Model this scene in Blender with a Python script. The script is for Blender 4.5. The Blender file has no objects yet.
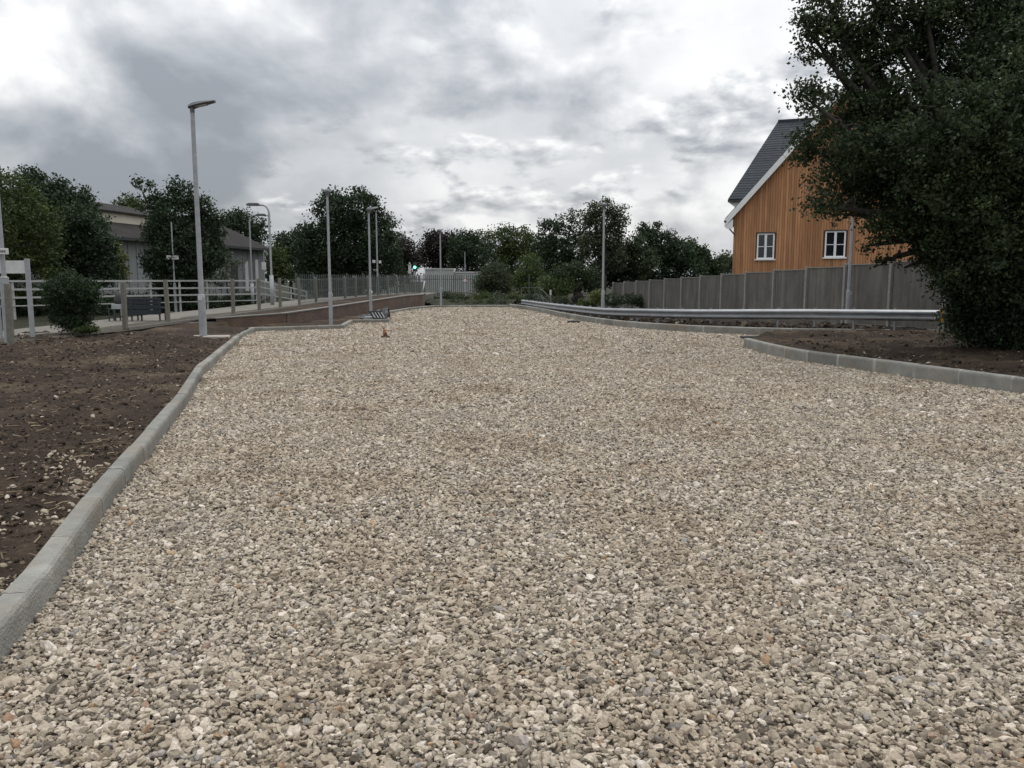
import bpy, math, random
import numpy as np
from mathutils import Vector, Matrix, noise as mnoise
random.seed(7)
R = math.radians
sc = bpy.context.scene
COL = sc.collection

# ------------------------------------------------------------------ camera
H = 1.65; F = 800.0; HOR = 281.0
TH = math.atan((384 - HOR) / F)
cam_d = bpy.data.cameras.new('camera'); cam = bpy.data.objects.new('camera', cam_d); COL.objects.link(cam)
cam.location = (0, 0, H); cam.rotation_euler = (math.pi / 2 - TH, 0, 0)
cam_d.sensor_width = 36; cam_d.lens = F / 1024 * 36; cam_d.clip_end = 3000; cam_d.clip_start = .05
sc.camera = cam

def zat(py, Y): return H + Y * math.tan(math.atan((384 - py) / F) - TH)
def xat(px, Y, z=0.): return (px - 512) / F * (Y * math.cos(TH) - (z - H) * math.sin(TH))
def gp(px, py, z=0.):
    Y = (z - H) / math.tan(math.atan((384 - py) / F) - TH)
    return (xat(px, Y, z), Y)

# ------------------------------------------------------------------ helpers
class MB:
    def __init__(s): s.v = []; s.f = []; s.t = []; s.cur = .5
    def add(s, vs, fs):
        n = len(s.v); s.v += [tuple(p) for p in vs]
        for f in fs: s.f.append(tuple(i + n for i in f)); s.t.append(s.cur)
        return s
    def box(s, c, d, rz=0, rx=0, ry=0):
        x, y, z = [q / 2 for q in d]
        m = Matrix.Translation(c) @ Matrix.Rotation(rz, 4, 'Z') @ Matrix.Rotation(ry, 4, 'Y') @ Matrix.Rotation(rx, 4, 'X')
        vs = [m @ Vector((a * x, b * y, e * z)) for a in (-1, 1) for b in (-1, 1) for e in (-1, 1)]
        return s.add(vs, [(0, 1, 3, 2), (4, 6, 7, 5), (0, 4, 5, 1), (2, 3, 7, 6), (0, 2, 6, 4), (1, 5, 7, 3)])
    def bar(s, a, b, w, h, up=(0, 0, 1)):
        a = Vector(a); b = Vector(b); d = (b - a).normalized(); side = d.cross(Vector(up))
        if side.length < 1e-4: side = Vector((1, 0, 0))
        side.normalize(); u = side.cross(d).normalized()
        vs = [p + side * (i * w / 2) + u * (j * h / 2) for p in (a, b) for i, j in ((-1, -1), (1, -1), (1, 1), (-1, 1))]
        return s.add(vs, [(0, 1, 2, 3), (7, 6, 5, 4), (0, 4, 5, 1), (1, 5, 6, 2), (2, 6, 7, 3), (3, 7, 4, 0)])
    def tube(s, pts, rad, n=10, caps=True):
        pts = [Vector(p) for p in pts]
        if not hasattr(rad, '__len__'): rad = [rad] * len(pts)
        vs = []; fs = []; ref = None
        for i, p in enumerate(pts):
            d = (pts[min(i + 1, len(pts) - 1)] - pts[max(i - 1, 0)]).normalized()
            if ref is None: ref = Vector((1, 0, 0)) if abs(d.x) < .9 else Vector((0, 1, 0))
            u = (ref - d * ref.dot(d)).normalized(); w = d.cross(u); ref = u
            for k in range(n):
                a = 2 * math.pi * k / n
                vs.append(p + (u * math.cos(a) + w * math.sin(a)) * rad[i])
        for i in range(len(pts) - 1):
            for k in range(n):
                k2 = (k + 1) % n
                fs.append((i * n + k, i * n + k2, (i + 1) * n + k2, (i + 1) * n + k))
        if caps: fs.append(tuple(range(n - 1, -1, -1))); fs.append(tuple((len(pts) - 1) * n + k for k in range(n)))
        return s.add(vs, fs)
    def sweep(s, pts, prof, closed=True, caps=True):
        """profile (side,up) swept along horizontal polyline, side>0 is left of heading"""
        vs = []; n = len(prof); fs = []
        for i, p in enumerate(pts):
            p = Vector(p); a = Vector(pts[max(i - 1, 0)]); b = Vector(pts[min(i + 1, len(pts) - 1)])
            d = (b - a); d.z = 0; d.normalize(); L = Vector((-d.y, d.x, 0))
            for q in prof: vs.append(p + L * q[0] + Vector((0, 0, q[1])))
        for i in range(len(pts) - 1):
            for k in range(n if closed else n - 1):
                k2 = (k + 1) % n
                fs.append((i * n + k, (i + 1) * n + k, (i + 1) * n + k2, i * n + k2))
        if caps and closed: fs.append(tuple(range(n))); fs.append(tuple((len(pts) - 1) * n + k for k in range(n - 1, -1, -1)))
        return s.add(vs, fs)
    def build(s, name, mat, parent=None, smooth=False, bevel=0):
        me = bpy.data.meshes.new(name); off = parent.location if parent else Vector((0, 0, 0))
        if parent is not None and parent.parent is not None: off = off + parent.parent.location
        me.from_pydata([(p[0] - off[0], p[1] - off[1], p[2] - off[2]) for p in s.v], [], s.f); me.update()
        at = me.attributes.new('tint', 'FLOAT', 'FACE'); at.data.foreach_set('value', s.t)
        o = bpy.data.objects.new(name, me); COL.objects.link(o); me.materials.append(mat)
        if parent: o.parent = parent
        if smooth:
            me.shade_smooth()
            m = None
        if bevel:
            m = o.modifiers.new('bevel', 'BEVEL'); m.width = bevel; m.segments = 2; m.limit_method = 'ANGLE'
        return o

def tag(o, label=None, cat=None, group=None, kind=None):
    if label: o['label'] = label
    if cat: o['category'] = cat
    if group: o['group'] = group
    if kind: o['kind'] = kind
    return o
def thing(name, loc, label, cat, group=None):
    o = bpy.data.objects.new(name, None); COL.objects.link(o); o.location = loc; o.empty_display_size = .2
    return tag(o, label, cat, group)
def copy_tree(o, parent=None):
    c = o.copy(); COL.objects.link(c)
    if parent: c.parent = parent
    for ch in list(o.children): copy_tree(ch, c)
    return c

# ------------------------------------------------------------------ materials
def node_mat(name):
    m = bpy.data.materials.new(name); m.use_nodes = True; nt = m.node_tree
    return m, nt, nt.nodes['Principled BSDF']
def N(nt, t, **kw):
    n = nt.nodes.new(t)
    for k, v in kw.items(): setattr(n, k, v)
    return n
def ramp(nt, stops, interp='LINEAR'):
    n = nt.nodes.new('ShaderNodeValToRGB'); n.color_ramp.interpolation = interp
    el = n.color_ramp.elements
    while len(el) > 1: el.remove(el[-1])
    el[0].position = stops[0][0]; el[0].color = (*stops[0][1], 1)
    for p, c in stops[1:]:
        e = el.new(p); e.color = (*c, 1)
    return n
def mat(name, c1, c2=None, scale=6, rough=.7, metal=0, bump=.2, bscale=None, detail=6, stretch=(1, 1, 1), tint=0, dirt=0, dirtcol=(.05, .045, .035), spec=.5):
    """two colours mixed by noise, plus finer grain, optional per-face tint and dirt patches"""
    m, nt, bs = node_mat(name); L = nt.links.new
    tc = N(nt, 'ShaderNodeTexCoord'); mp = N(nt, 'ShaderNodeMapping'); mp.inputs['Scale'].default_value = stretch
    L(tc.outputs['Object'], mp.inputs[0])
    c2 = c2 or tuple(q * .8 for q in c1)
    n1 = N(nt, 'ShaderNodeTexNoise'); n1.inputs['Scale'].default_value = scale; n1.inputs['Detail'].default_value = detail; n1.inputs['Roughness'].default_value = .65
    L(mp.outputs[0], n1.inputs['Vector'])
    cr = ramp(nt, [(.32, c1), (.68, c2)]); L(n1.outputs['Fac'], cr.inputs[0]); out = cr.outputs[0]
    if tint:
        at = N(nt, 'ShaderNodeAttribute', attribute_name='tint')
        mr = N(nt, 'ShaderNodeMapRange'); mr.clamp = False; mr.inputs['To Min'].default_value = 1 - tint; mr.inputs['To Max'].default_value = 1 + tint
        L(at.outputs['Fac'], mr.inputs['Value'])
        mu = N(nt, 'ShaderNodeVectorMath', operation='SCALE'); L(out, mu.inputs[0]); L(mr.outputs[0], mu.inputs['Scale']); out = mu.outputs[0]
    if dirt:
        n3 = N(nt, 'ShaderNodeTexNoise'); n3.inputs['Scale'].default_value = scale * .35; n3.inputs['Detail'].default_value = 8; n3.inputs['Roughness'].default_value = .75
        L(mp.outputs[0], n3.inputs['Vector'])
        r3 = ramp(nt, [(.48, (0, 0, 0)), (.7, (dirt,) * 3)]); L(n3.outputs['Fac'], r3.inputs[0])
        mx = N(nt, 'ShaderNodeMix', data_type='RGBA'); L(r3.outputs[0], mx.inputs['Factor']); L(out, mx.inputs[6]); mx.inputs[7].default_value = (*dirtcol, 1); out = mx.outputs[2]
    L(out, bs.inputs['Base Color'])
    bs.inputs['Roughness'].default_value = rough; bs.inputs['Metallic'].default_value = metal
    bs.inputs['Specular IOR Level'].default_value = spec
    if bump:
        n2 = N(nt, 'ShaderNodeTexNoise'); n2.inputs['Scale'].default_value = bscale or scale * 8; n2.inputs['Detail'].default_value = 5
        L(mp.outputs[0], n2.inputs['Vector'])
        b = N(nt, 'ShaderNodeBump'); b.inputs['Strength'].default_value = bump; b.inputs['Distance'].default_value = .02
        L(n2.outputs['Fac'], b.inputs['Height']); L(b.outputs[0], bs.inputs['Normal'])
    return m

M = {}
M['galv'] = mat('galvanised_steel', (.36, .375, .385), (.27, .28, .29), scale=9, rough=.6, metal=.1, bump=.08)
M['rail'] = mat('guardrail_steel', (.36, .37, .38), (.26, .27, .28), scale=3, rough=.5, metal=.6, bump=0, stretch=(1, 1, 3), dirt=.35, dirtcol=(.2, .18, .15))
M['white'] = mat('white_paint', (.62, .62, .6), (.5, .5, .48), scale=5, rough=.5, bump=.05)
M['upvc'] = mat('white_window_frame', (.78, .78, .77), (.72, .72, .71), scale=3, rough=.35, bump=0)
M['dark'] = mat('dark_plastic', (.025, .027, .03), (.04, .042, .045), scale=9, rough=.6, bump=.1)
M['head'] = mat('lamp_head_grey', (.07, .075, .08), (.1, .105, .11), scale=9, rough=.5, bump=.05)
M['lens'] = mat('lamp_lens', (.35, .36, .36), rough=.2, bump=0)
M['tpost'] = mat('pale_concrete_post', (.30, .29, .26), (.18, .175, .16), scale=14, rough=.9, bump=.3, dirt=.3, dirtcol=(.12, .11, .09))
M['cpost'] = mat('weathered_concrete_post', (.20, .185, .155), (.13, .12, .10), scale=14, rough=.9, bump=.3, dirt=.5, dirtcol=(.11, .11, .08))
M['pave'] = mat('platform_surface', (.165, .152, .127), (.11, .10, .083), scale=1.2, rough=.9, bump=.2, dirt=.6, dirtcol=(.12, .1, .08))
M['coping'] = mat('coping_concrete', (.2, .19, .17), (.14, .135, .12), scale=4, rough=.9, bump=.3, dirt=.4, dirtcol=(.12, .1, .08))
M['pad'] = mat('fresh_concrete', (.36, .335, .29), (.25, .23, .2), scale=5, rough=.9, bump=.3)
M['navy'] = mat('navy_slats', (.013, .019, .028), (.022, .027, .037), scale=7, rough=.7, bump=.05)
M['orange'] = mat('faded_orange_plastic', (.40, .14, .05), (.26, .09, .04), scale=20, rough=.7, bump=.1, dirt=.5)
M['yellow'] = mat('yellow_reflector', (.65, .38, .02), (.35, .2, .02), scale=30, rough=.5, bump=0)
M['bark'] = mat('bark', (.055, .048, .04), (.03, .027, .022), scale=4, rough=.95, bump=.6, stretch=(1, 1, .25))
M['wallgrey'] = mat('pale_sheet_wall', (.25, .26, .255), (.19, .2, .195), scale=.8, rough=.8, bump=.05, dirt=.4, dirtcol=(.14, .15, .15), stretch=(1, 1, .3))
M['cream'] = mat('cream_fascia', (.62, .58, .46), (.55, .51, .4), scale=1, rough=.7, bump=0)
M['shedroof'] = mat('old_sheet_roof', (.034, .031, .029), (.024, .022, .021), scale=1.2, rough=.95, spec=.15, bump=.2, dirt=.4, dirtcol=(.06, .06, .05))
M['slate'] = mat('slate', (.030, .035, .043), (.043, .049, .058), scale=5, rough=.75, bump=.15, tint=.25, spec=.25)
M['fencewood'] = mat('weathered_fence_board', (.15, .14, .122), (.082, .077, .068), scale=2.2, rough=.9, bump=.3, stretch=(1, 1, .35), tint=.2, dirt=.6, dirtcol=(.065, .06, .055))
M['clad'] = mat('cedar_cladding', (.46, .235, .11), (.32, .15, .066), scale=6, rough=.8, bump=.2, stretch=(1, 1, .12), tint=.27, dirt=.3, dirtcol=(.24, .08, .03))
M['palisade'] = mat('grey_green_palisade', (.12, .14, .128), (.085, .1, .092), scale=1.5, rough=.7, metal=.2, bump=0, tint=.25)
M['cabin'] = mat('white_cabin', (.5, .52, .5), (.4, .42, .4), scale=.8, rough=.7, bump=0, dirt=.4, dirtcol=(.22, .22, .18))
M['brown'] = mat('rusty_brown', (.12, .055, .035), (.07, .035, .025), scale=6, rough=.9)

# window glass
m, nt, bs = node_mat('window_glass'); bs.inputs['Base Color'].default_value = (.012, .014, .017, 1); bs.inputs['Roughness'].default_value = .08; bs.inputs['Specular IOR Level'].default_value = .6; M['glass'] = m
m, nt, bs = node_mat('signal_green'); bs.inputs['Base Color'].default_value = (.1, .7, .5, 1); bs.inputs['Emission Color'].default_value = (.12, 1, .62, 1); bs.inputs['Emission Strength'].default_value = 5; M['green'] = m

# kerb concrete: position based stains + joints come from geometry
M['kerb'] = mat('kerb_concrete', (.262, .258, .232), (.165, .163, .147), scale=3.4, rough=.92, bump=.7, bscale=55, tint=.2, dirt=.9, dirtcol=(.215, .175, .125), detail=10)

# bricks
m, nt, bs = node_mat('red_brickwork'); L = nt.links.new
tc = N(nt, 'ShaderNodeTexCoord'); sp = N(nt, 'ShaderNodeSeparateXYZ'); cb = N(nt, 'ShaderNodeCombineXYZ'); L(tc.outputs['Object'], sp.inputs[0]); L(sp.outputs['Y'], cb.inputs['X']); L(sp.outputs['Z'], cb.inputs['Y'])
bk = N(nt, 'ShaderNodeTexBrick'); bk.inputs['Scale'].default_value = 1; bk.inputs['Brick Width'].default_value = .225; bk.inputs['Row Height'].default_value = .075; bk.inputs['Mortar Size'].default_value = .006
bk.inputs['Color1'].default_value = (.15, .083, .058, 1); bk.inputs['Color2'].default_value = (.09, .056, .041, 1); bk.inputs['Mortar'].default_value = (.15, .13, .105, 1)
L(cb.outputs[0], bk.inputs['Vector'])
nz = N(nt, 'ShaderNodeTexNoise'); nz.inputs['Scale'].default_value = 1.6; nz.inputs['Detail'].default_value = 8; L(tc.outputs['Object'], nz.inputs['Vector'])
rr = ramp(nt, [(.4, (0, 0, 0)), (.65, (.8, .8, .8))]); L(nz.outputs['Fac'], rr.inputs[0])
mx = N(nt, 'ShaderNodeMix', data_type='RGBA'); L(rr.outputs[0], mx.inputs['Factor']); L(bk.outputs['Color'], mx.inputs[6]); mx.inputs[7].default_value = (.075, .055, .045, 1)
L(mx.outputs[2], bs.inputs['Base Color']); bs.inputs['Roughness'].default_value = .9; M['brick'] = m

# soil
def soil_mat(name, a, b, c):
    m, nt, bs = node_mat(name); L = nt.links.new
    g = N(nt, 'ShaderNodeNewGeometry')
    n1 = N(nt, 'ShaderNodeTexNoise'); n1.inputs['Scale'].default_value = .55; n1.inputs['Detail'].default_value = 10; n1.inputs['Roughness'].default_value = .7; L(g.outputs['Position'], n1.inputs['Vector'])
    r1 = ramp(nt, [(.3, a), (.52, b), (.72, c)]); L(n1.outputs['Fac'], r1.inputs[0])
    v = N(nt, 'ShaderNodeTexVoronoi'); v.inputs['Scale'].default_value = 16; L(g.outputs['Position'], v.inputs['Vector'])
    n2 = N(nt, 'ShaderNodeTexNoise'); n2.inputs['Scale'].default_value = 26; n2.inputs['Detail'].default_value = 6; n2.inputs['Roughness'].default_value = .75; L(g.outputs['Position'], n2.inputs['Vector'])
    # pale chips scattered
    lt = N(nt, 'ShaderNodeMath', operation='LESS_THAN'); L(v.outputs['Distance'], lt.inputs[0]); lt.inputs[1].default_value = .28
    sc_ = N(nt, 'ShaderNodeSeparateColor'); L(v.outputs['Color'], sc_.inputs[0])
    gt = N(nt, 'ShaderNodeMath', operation='GREATER_THAN'); L(sc_.outputs[0], gt.inputs[0]); gt.inputs[1].default_value = .93
    mu = N(nt, 'ShaderNodeMath', operation='MULTIPLY'); L(lt.outputs[0], mu.inputs[0]); L(gt.outputs[0], mu.inputs[1])
    r2 = ramp(nt, [(.3, (.45, .45, .45)), (.7, (1.5, 1.5, 1.5))]); L(n2.outputs['Fac'], r2.inputs[0])
    ml = N(nt, 'ShaderNodeMix', data_type='RGBA', blend_type='MULTIPLY'); ml.inputs['Factor'].default_value = 1; L(r1.outputs[0], ml.inputs[6]); L(r2.outputs[0], ml.inputs[7])
    mx = N(nt, 'ShaderNodeMix', data_type='RGBA'); L(mu.outputs[0], mx.inputs['Factor']); L(ml.outputs[2], mx.inputs[6]); mx.inputs[7].default_value = (.24, .2, .16, 1)
    L(mx.outputs[2], bs.inputs['Base Color']); bs.inputs['Roughness'].default_value = .95; bs.inputs['Specular IOR Level'].default_value = .2
    b = N(nt, 'ShaderNodeBump'); b.inputs['Strength'].default_value = 1; b.inputs['Distance'].default_value = .035; L(n2.outputs['Fac'], b.inputs['Height']); L(b.outputs[0], bs.inputs['Normal'])
    return m
M['soil'] = soil_mat('dark_topsoil', (.018, .012, .008), (.045, .030, .0195), (.14, .105, .068))
M['rubble'] = soil_mat('dark_rubble_soil', (.010, .008, .006), (.022, .017, .013), (.06, .05, .04))
M['dirt'] = soil_mat('trodden_earth', (.05, .045, .035), (.085, .075, .06), (.13, .115, .09))
M['scrub'] = soil_mat('scrub_ground', (.012, .016, .008), (.026, .028, .015), (.05, .046, .026))

# gravel bed sheet (under and beyond the loose stones)
STONE = [(0, (0.123, 0.107, 0.091)), (.07, (0.196, 0.168, 0.136)), (.18, (0.273, 0.236, 0.186)), (.36, (0.335, 0.290, 0.229)), (.58, (0.387, 0.337, 0.270)), (.78, (0.443, 0.388, 0.320)), (.90, (0.515, 0.460, 0.393)), (.95, (0.628, 0.574, 0.512)), (.962, (0.206, 0.193, 0.186)), (.982, (0.278, 0.262, 0.252)), (.993, (0.278, 0.178, 0.121)), (1, (0.371, 0.267, 0.161))]
m, nt, bs = node_mat('gravel_bed'); L = nt.links.new
g = N(nt, 'ShaderNodeNewGeometry')
v = N(nt, 'ShaderNodeTexVoronoi'); v.inputs['Scale'].default_value = 24; L(g.outputs['Position'], v.inputs['Vector'])
s_ = N(nt, 'ShaderNodeSeparateColor'); L(v.outputs['Color'], s_.inputs[0])
r1 = ramp(nt, STONE); L(s_.outputs[0], r1.inputs[0])
dk = ramp(nt, [(.30, (.7, .7, .7)), (.6, (.25, .25, .25))]); L(v.outputs['Distance'], dk.inputs[0])  # bed colour dimmed, most at cell edges: painted occlusion shade between stones
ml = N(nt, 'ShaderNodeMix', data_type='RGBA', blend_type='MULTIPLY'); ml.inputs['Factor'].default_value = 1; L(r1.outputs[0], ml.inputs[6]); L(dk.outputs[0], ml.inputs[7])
L(ml.outputs[2], bs.inputs['Base Color']); bs.inputs['Roughness'].default_value = .95; bs.inputs['Specular IOR Level'].default_value = .2
b = N(nt, 'ShaderNodeBump'); b.invert = True; b.inputs['Strength'].default_value = 1; b.inputs['Distance'].default_value = .02; L(v.outputs['Distance'], b.inputs['Height']); L(b.outputs[0], bs.inputs['Normal'])
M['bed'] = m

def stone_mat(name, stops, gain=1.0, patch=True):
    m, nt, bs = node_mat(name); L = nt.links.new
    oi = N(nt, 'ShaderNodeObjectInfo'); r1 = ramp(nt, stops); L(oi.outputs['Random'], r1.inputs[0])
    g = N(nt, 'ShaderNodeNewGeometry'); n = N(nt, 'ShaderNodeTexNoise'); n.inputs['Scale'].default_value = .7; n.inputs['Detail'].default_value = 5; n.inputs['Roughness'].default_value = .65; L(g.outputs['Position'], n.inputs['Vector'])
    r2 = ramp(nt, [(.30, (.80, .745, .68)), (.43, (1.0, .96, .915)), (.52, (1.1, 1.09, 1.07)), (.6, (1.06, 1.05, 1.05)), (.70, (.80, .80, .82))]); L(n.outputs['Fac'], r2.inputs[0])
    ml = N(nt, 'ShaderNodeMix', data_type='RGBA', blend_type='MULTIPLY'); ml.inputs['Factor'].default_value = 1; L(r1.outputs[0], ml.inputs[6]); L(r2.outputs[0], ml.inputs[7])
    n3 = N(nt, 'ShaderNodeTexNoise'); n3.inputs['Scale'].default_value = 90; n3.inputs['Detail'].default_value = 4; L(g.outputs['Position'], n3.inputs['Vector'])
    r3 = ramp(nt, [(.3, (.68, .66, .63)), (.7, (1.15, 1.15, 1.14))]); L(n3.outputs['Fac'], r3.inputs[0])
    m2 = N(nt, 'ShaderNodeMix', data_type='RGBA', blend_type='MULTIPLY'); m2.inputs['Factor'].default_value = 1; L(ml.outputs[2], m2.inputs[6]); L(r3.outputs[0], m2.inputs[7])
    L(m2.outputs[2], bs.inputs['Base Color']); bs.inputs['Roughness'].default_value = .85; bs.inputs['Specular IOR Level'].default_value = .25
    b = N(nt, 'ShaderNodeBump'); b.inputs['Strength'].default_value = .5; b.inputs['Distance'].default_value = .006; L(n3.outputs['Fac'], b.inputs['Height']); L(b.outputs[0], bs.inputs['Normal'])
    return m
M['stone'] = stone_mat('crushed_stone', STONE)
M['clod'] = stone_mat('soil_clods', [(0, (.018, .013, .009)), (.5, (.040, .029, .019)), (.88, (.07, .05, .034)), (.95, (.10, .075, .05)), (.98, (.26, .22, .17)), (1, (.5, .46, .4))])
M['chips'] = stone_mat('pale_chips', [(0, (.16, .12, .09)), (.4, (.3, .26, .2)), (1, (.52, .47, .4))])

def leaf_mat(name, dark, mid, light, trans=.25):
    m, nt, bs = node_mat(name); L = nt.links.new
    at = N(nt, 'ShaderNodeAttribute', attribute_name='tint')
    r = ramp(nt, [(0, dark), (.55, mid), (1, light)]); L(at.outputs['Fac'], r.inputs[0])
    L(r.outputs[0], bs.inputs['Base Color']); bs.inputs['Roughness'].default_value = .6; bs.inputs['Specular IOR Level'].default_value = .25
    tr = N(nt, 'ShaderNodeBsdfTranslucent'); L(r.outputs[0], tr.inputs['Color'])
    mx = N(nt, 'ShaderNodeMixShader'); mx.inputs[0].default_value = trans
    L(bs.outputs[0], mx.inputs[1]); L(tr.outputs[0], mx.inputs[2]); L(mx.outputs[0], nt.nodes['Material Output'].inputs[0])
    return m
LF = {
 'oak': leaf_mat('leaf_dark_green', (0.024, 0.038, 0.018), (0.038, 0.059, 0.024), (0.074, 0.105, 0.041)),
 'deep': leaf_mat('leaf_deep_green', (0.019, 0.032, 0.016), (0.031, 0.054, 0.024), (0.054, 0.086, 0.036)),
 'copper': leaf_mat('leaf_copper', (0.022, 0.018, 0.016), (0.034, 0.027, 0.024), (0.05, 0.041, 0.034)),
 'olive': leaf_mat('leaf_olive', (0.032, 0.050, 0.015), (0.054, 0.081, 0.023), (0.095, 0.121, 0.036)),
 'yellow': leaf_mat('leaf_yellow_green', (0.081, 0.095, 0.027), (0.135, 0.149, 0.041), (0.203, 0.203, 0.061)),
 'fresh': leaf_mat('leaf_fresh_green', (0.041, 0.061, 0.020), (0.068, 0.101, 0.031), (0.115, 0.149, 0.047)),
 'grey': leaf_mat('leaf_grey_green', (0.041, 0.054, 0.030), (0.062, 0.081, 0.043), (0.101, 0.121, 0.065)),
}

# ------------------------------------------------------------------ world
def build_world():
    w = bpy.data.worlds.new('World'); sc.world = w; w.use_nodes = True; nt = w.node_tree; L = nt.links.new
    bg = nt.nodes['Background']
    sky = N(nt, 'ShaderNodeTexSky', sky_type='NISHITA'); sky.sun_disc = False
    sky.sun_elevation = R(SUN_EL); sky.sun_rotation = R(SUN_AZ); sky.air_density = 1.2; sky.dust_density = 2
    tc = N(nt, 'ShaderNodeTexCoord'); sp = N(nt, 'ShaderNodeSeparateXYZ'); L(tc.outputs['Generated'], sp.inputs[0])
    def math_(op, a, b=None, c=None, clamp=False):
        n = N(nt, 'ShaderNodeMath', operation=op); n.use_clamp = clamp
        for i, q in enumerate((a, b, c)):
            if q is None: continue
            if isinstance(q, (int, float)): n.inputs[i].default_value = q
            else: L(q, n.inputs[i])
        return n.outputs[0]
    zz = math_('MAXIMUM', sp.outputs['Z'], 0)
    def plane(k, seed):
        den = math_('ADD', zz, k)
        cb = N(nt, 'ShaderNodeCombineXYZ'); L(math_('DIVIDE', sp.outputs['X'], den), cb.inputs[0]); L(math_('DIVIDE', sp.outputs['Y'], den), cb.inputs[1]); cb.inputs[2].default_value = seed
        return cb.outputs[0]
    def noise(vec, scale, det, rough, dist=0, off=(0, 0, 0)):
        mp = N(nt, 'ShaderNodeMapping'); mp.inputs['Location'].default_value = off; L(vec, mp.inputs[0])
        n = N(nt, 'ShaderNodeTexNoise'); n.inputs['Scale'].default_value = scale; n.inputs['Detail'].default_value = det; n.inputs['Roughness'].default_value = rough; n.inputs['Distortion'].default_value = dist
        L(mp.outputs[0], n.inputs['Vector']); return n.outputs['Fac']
    def lobe(d, p, amt):
        d = Vector(d).normalized(); vm = N(nt, 'ShaderNodeVectorMath', operation='DOT_PRODUCT'); L(tc.outputs['Generated'], vm.inputs[0]); vm.inputs[1].default_value = d
        return math_('MULTIPLY', math_('POWER', math_('MAXIMUM', vm.outputs['Value'], 0), p), amt)
    lob_ = None
    for d, p, amt in LOBES:
        v_ = lobe(d, p, amt); lob_ = v_ if lob_ is None else math_('ADD', lob_, v_)
    def smooth(x, lo, hi):
        n = N(nt, 'ShaderNodeMapRange'); n.interpolation_type = 'SMOOTHSTEP'; L(x, n.inputs['Value']); n.inputs['From Min'].default_value = lo; n.inputs['From Max'].default_value = hi; return n.outputs['Result']
    STOPS = [(.0, (.30, .325, .36)), (.25, (.40, .425, .46)), (.45, (.51, .53, .56)), (.62, (.63, .645, .67)), (.82, (.79, .80, .81)), (1, (.95, .95, .95))]
    back = math_('ADD', math_('ADD', .67, lob_), math_('MULTIPLY', math_('SUBTRACT', noise(plane(.4, 40.), 2.2, 8, .55, .2), .5), 1.1))
    r0_ = ramp(nt, STOPS); L(back, r0_.inputs[0]); col = r0_.outputs[0]
    for (k, seed, scale, step, lo, hi, base, ge, gd) in CLOUDS:
        p = plane(k, seed)
        A = noise(p, scale, 10, .52, .12); B = noise(p, scale, 6, .5, .12, step)
        A4 = noise(p, scale, 6, .5, .12)
        e = math_('MULTIPLY', math_('SUBTRACT', A4, B), ge)
        A6 = noise(p, scale * 2.6, 6, .5, .2, (5, 5, 5)); B6 = noise(p, scale * 2.6, 6, .5, .2, (5 + step[0] * .4, 5 + step[1] * .4, 5))
        e2 = math_('MULTIPLY', math_('SUBTRACT', A6, B6), ge * .75)
        th = math_('MULTIPLY', math_('MAXIMUM', math_('SUBTRACT', A, lo), 0), -gd)
        sh = math_('ADD', math_('ADD', math_('ADD', e, e2), math_('ADD', th, base)), lob_)
        rr_ = ramp(nt, STOPS); L(sh, rr_.inputs[0])
        mk = N(nt, 'ShaderNodeMix', data_type='RGBA'); L(smooth(A, lo, hi), mk.inputs['Factor']); L(col, mk.inputs[6]); L(rr_.outputs[0], mk.inputs[7]); col = mk.outputs[2]
    class cr: outputs = [col]
    zen = math_('ADD', 1.0, math_('MULTIPLY', math_('POWER', zz, 1.8), ZEN))
    sc1 = N(nt, 'ShaderNodeVectorMath', operation='SCALE'); L(cr.outputs[0], sc1.inputs[0]); L(zen, sc1.inputs['Scale'])
    s2 = N(nt, 'ShaderNodeVectorMath', operation='SCALE'); L(sky.outputs[0], s2.inputs[0]); s2.inputs['Scale'].default_value = .10
    mx = N(nt, 'ShaderNodeMix', data_type='RGBA'); mx.inputs['Factor'].default_value = .93; L(s2.outputs[0], mx.inputs[6]); L(sc1.outputs[0], mx.inputs[7])
    L(mx.outputs[2], bg.inputs['Color']); bg.inputs['Strength'].default_value = 1.0
SKYSEED = 3.4; ZEN = 2.3; SUN_AZ = 24; SUN_EL = 60
CLOUDS = [(.34, 11.3, 3.4, (.03, -.07, 0), .46, .54, .60, 2.8, 1.6),
          (.50, 15.2, 2.0, (.05, -.11, 0), .47, .55, .555, 3.1, 1.9),
          (.62, 44.8, 1.25, (.07, -.14, 0), .47, .54, .545, 4.2, 1.35)]
LOBES = [((.34, 1, .26), 110, .24), ((-.66, 1, .33), 120, .45), ((-.30, 1, .13), 50, -.20), ((.10, 1, .10), 90, .10), ((-.05, 1, .10), 500, .12)]
build_world()
sd = bpy.data.lights.new('sun', 'SUN'); sd.energy = 1.0; sd.angle = R(20); sd.color = (1, .96, .9)
sun = bpy.data.objects.new('sun', sd); COL.objects.link(sun)
az, el = R(SUN_AZ), R(SUN_EL)
sdir = Vector((math.sin(az) * math.cos(el), math.cos(az) * math.cos(el), math.sin(el)))
sun.rotation_euler = sdir.to_track_quat('Z', 'Y').to_euler(); sun.location = (10, 10, 30)

sc.view_settings.view_transform = 'Standard'; sc.view_settings.look = 'None'; sc.view_settings.gamma = 1; sc.view_settings.exposure = 0
try: sc.view_settings.use_curve_mapping = False
except Exception: pass
sc.render.engine = 'CYCLES'; sc.render.resolution_x = 1024; sc.render.resolution_y = 768
sc.cycles.max_bounces = 6; sc.cycles.diffuse_bounces = 3; sc.cycles.glossy_bounces = 2; sc.cycles.transmission_bounces = 3; sc.cycles.transparent_max_bounces = 4

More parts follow.
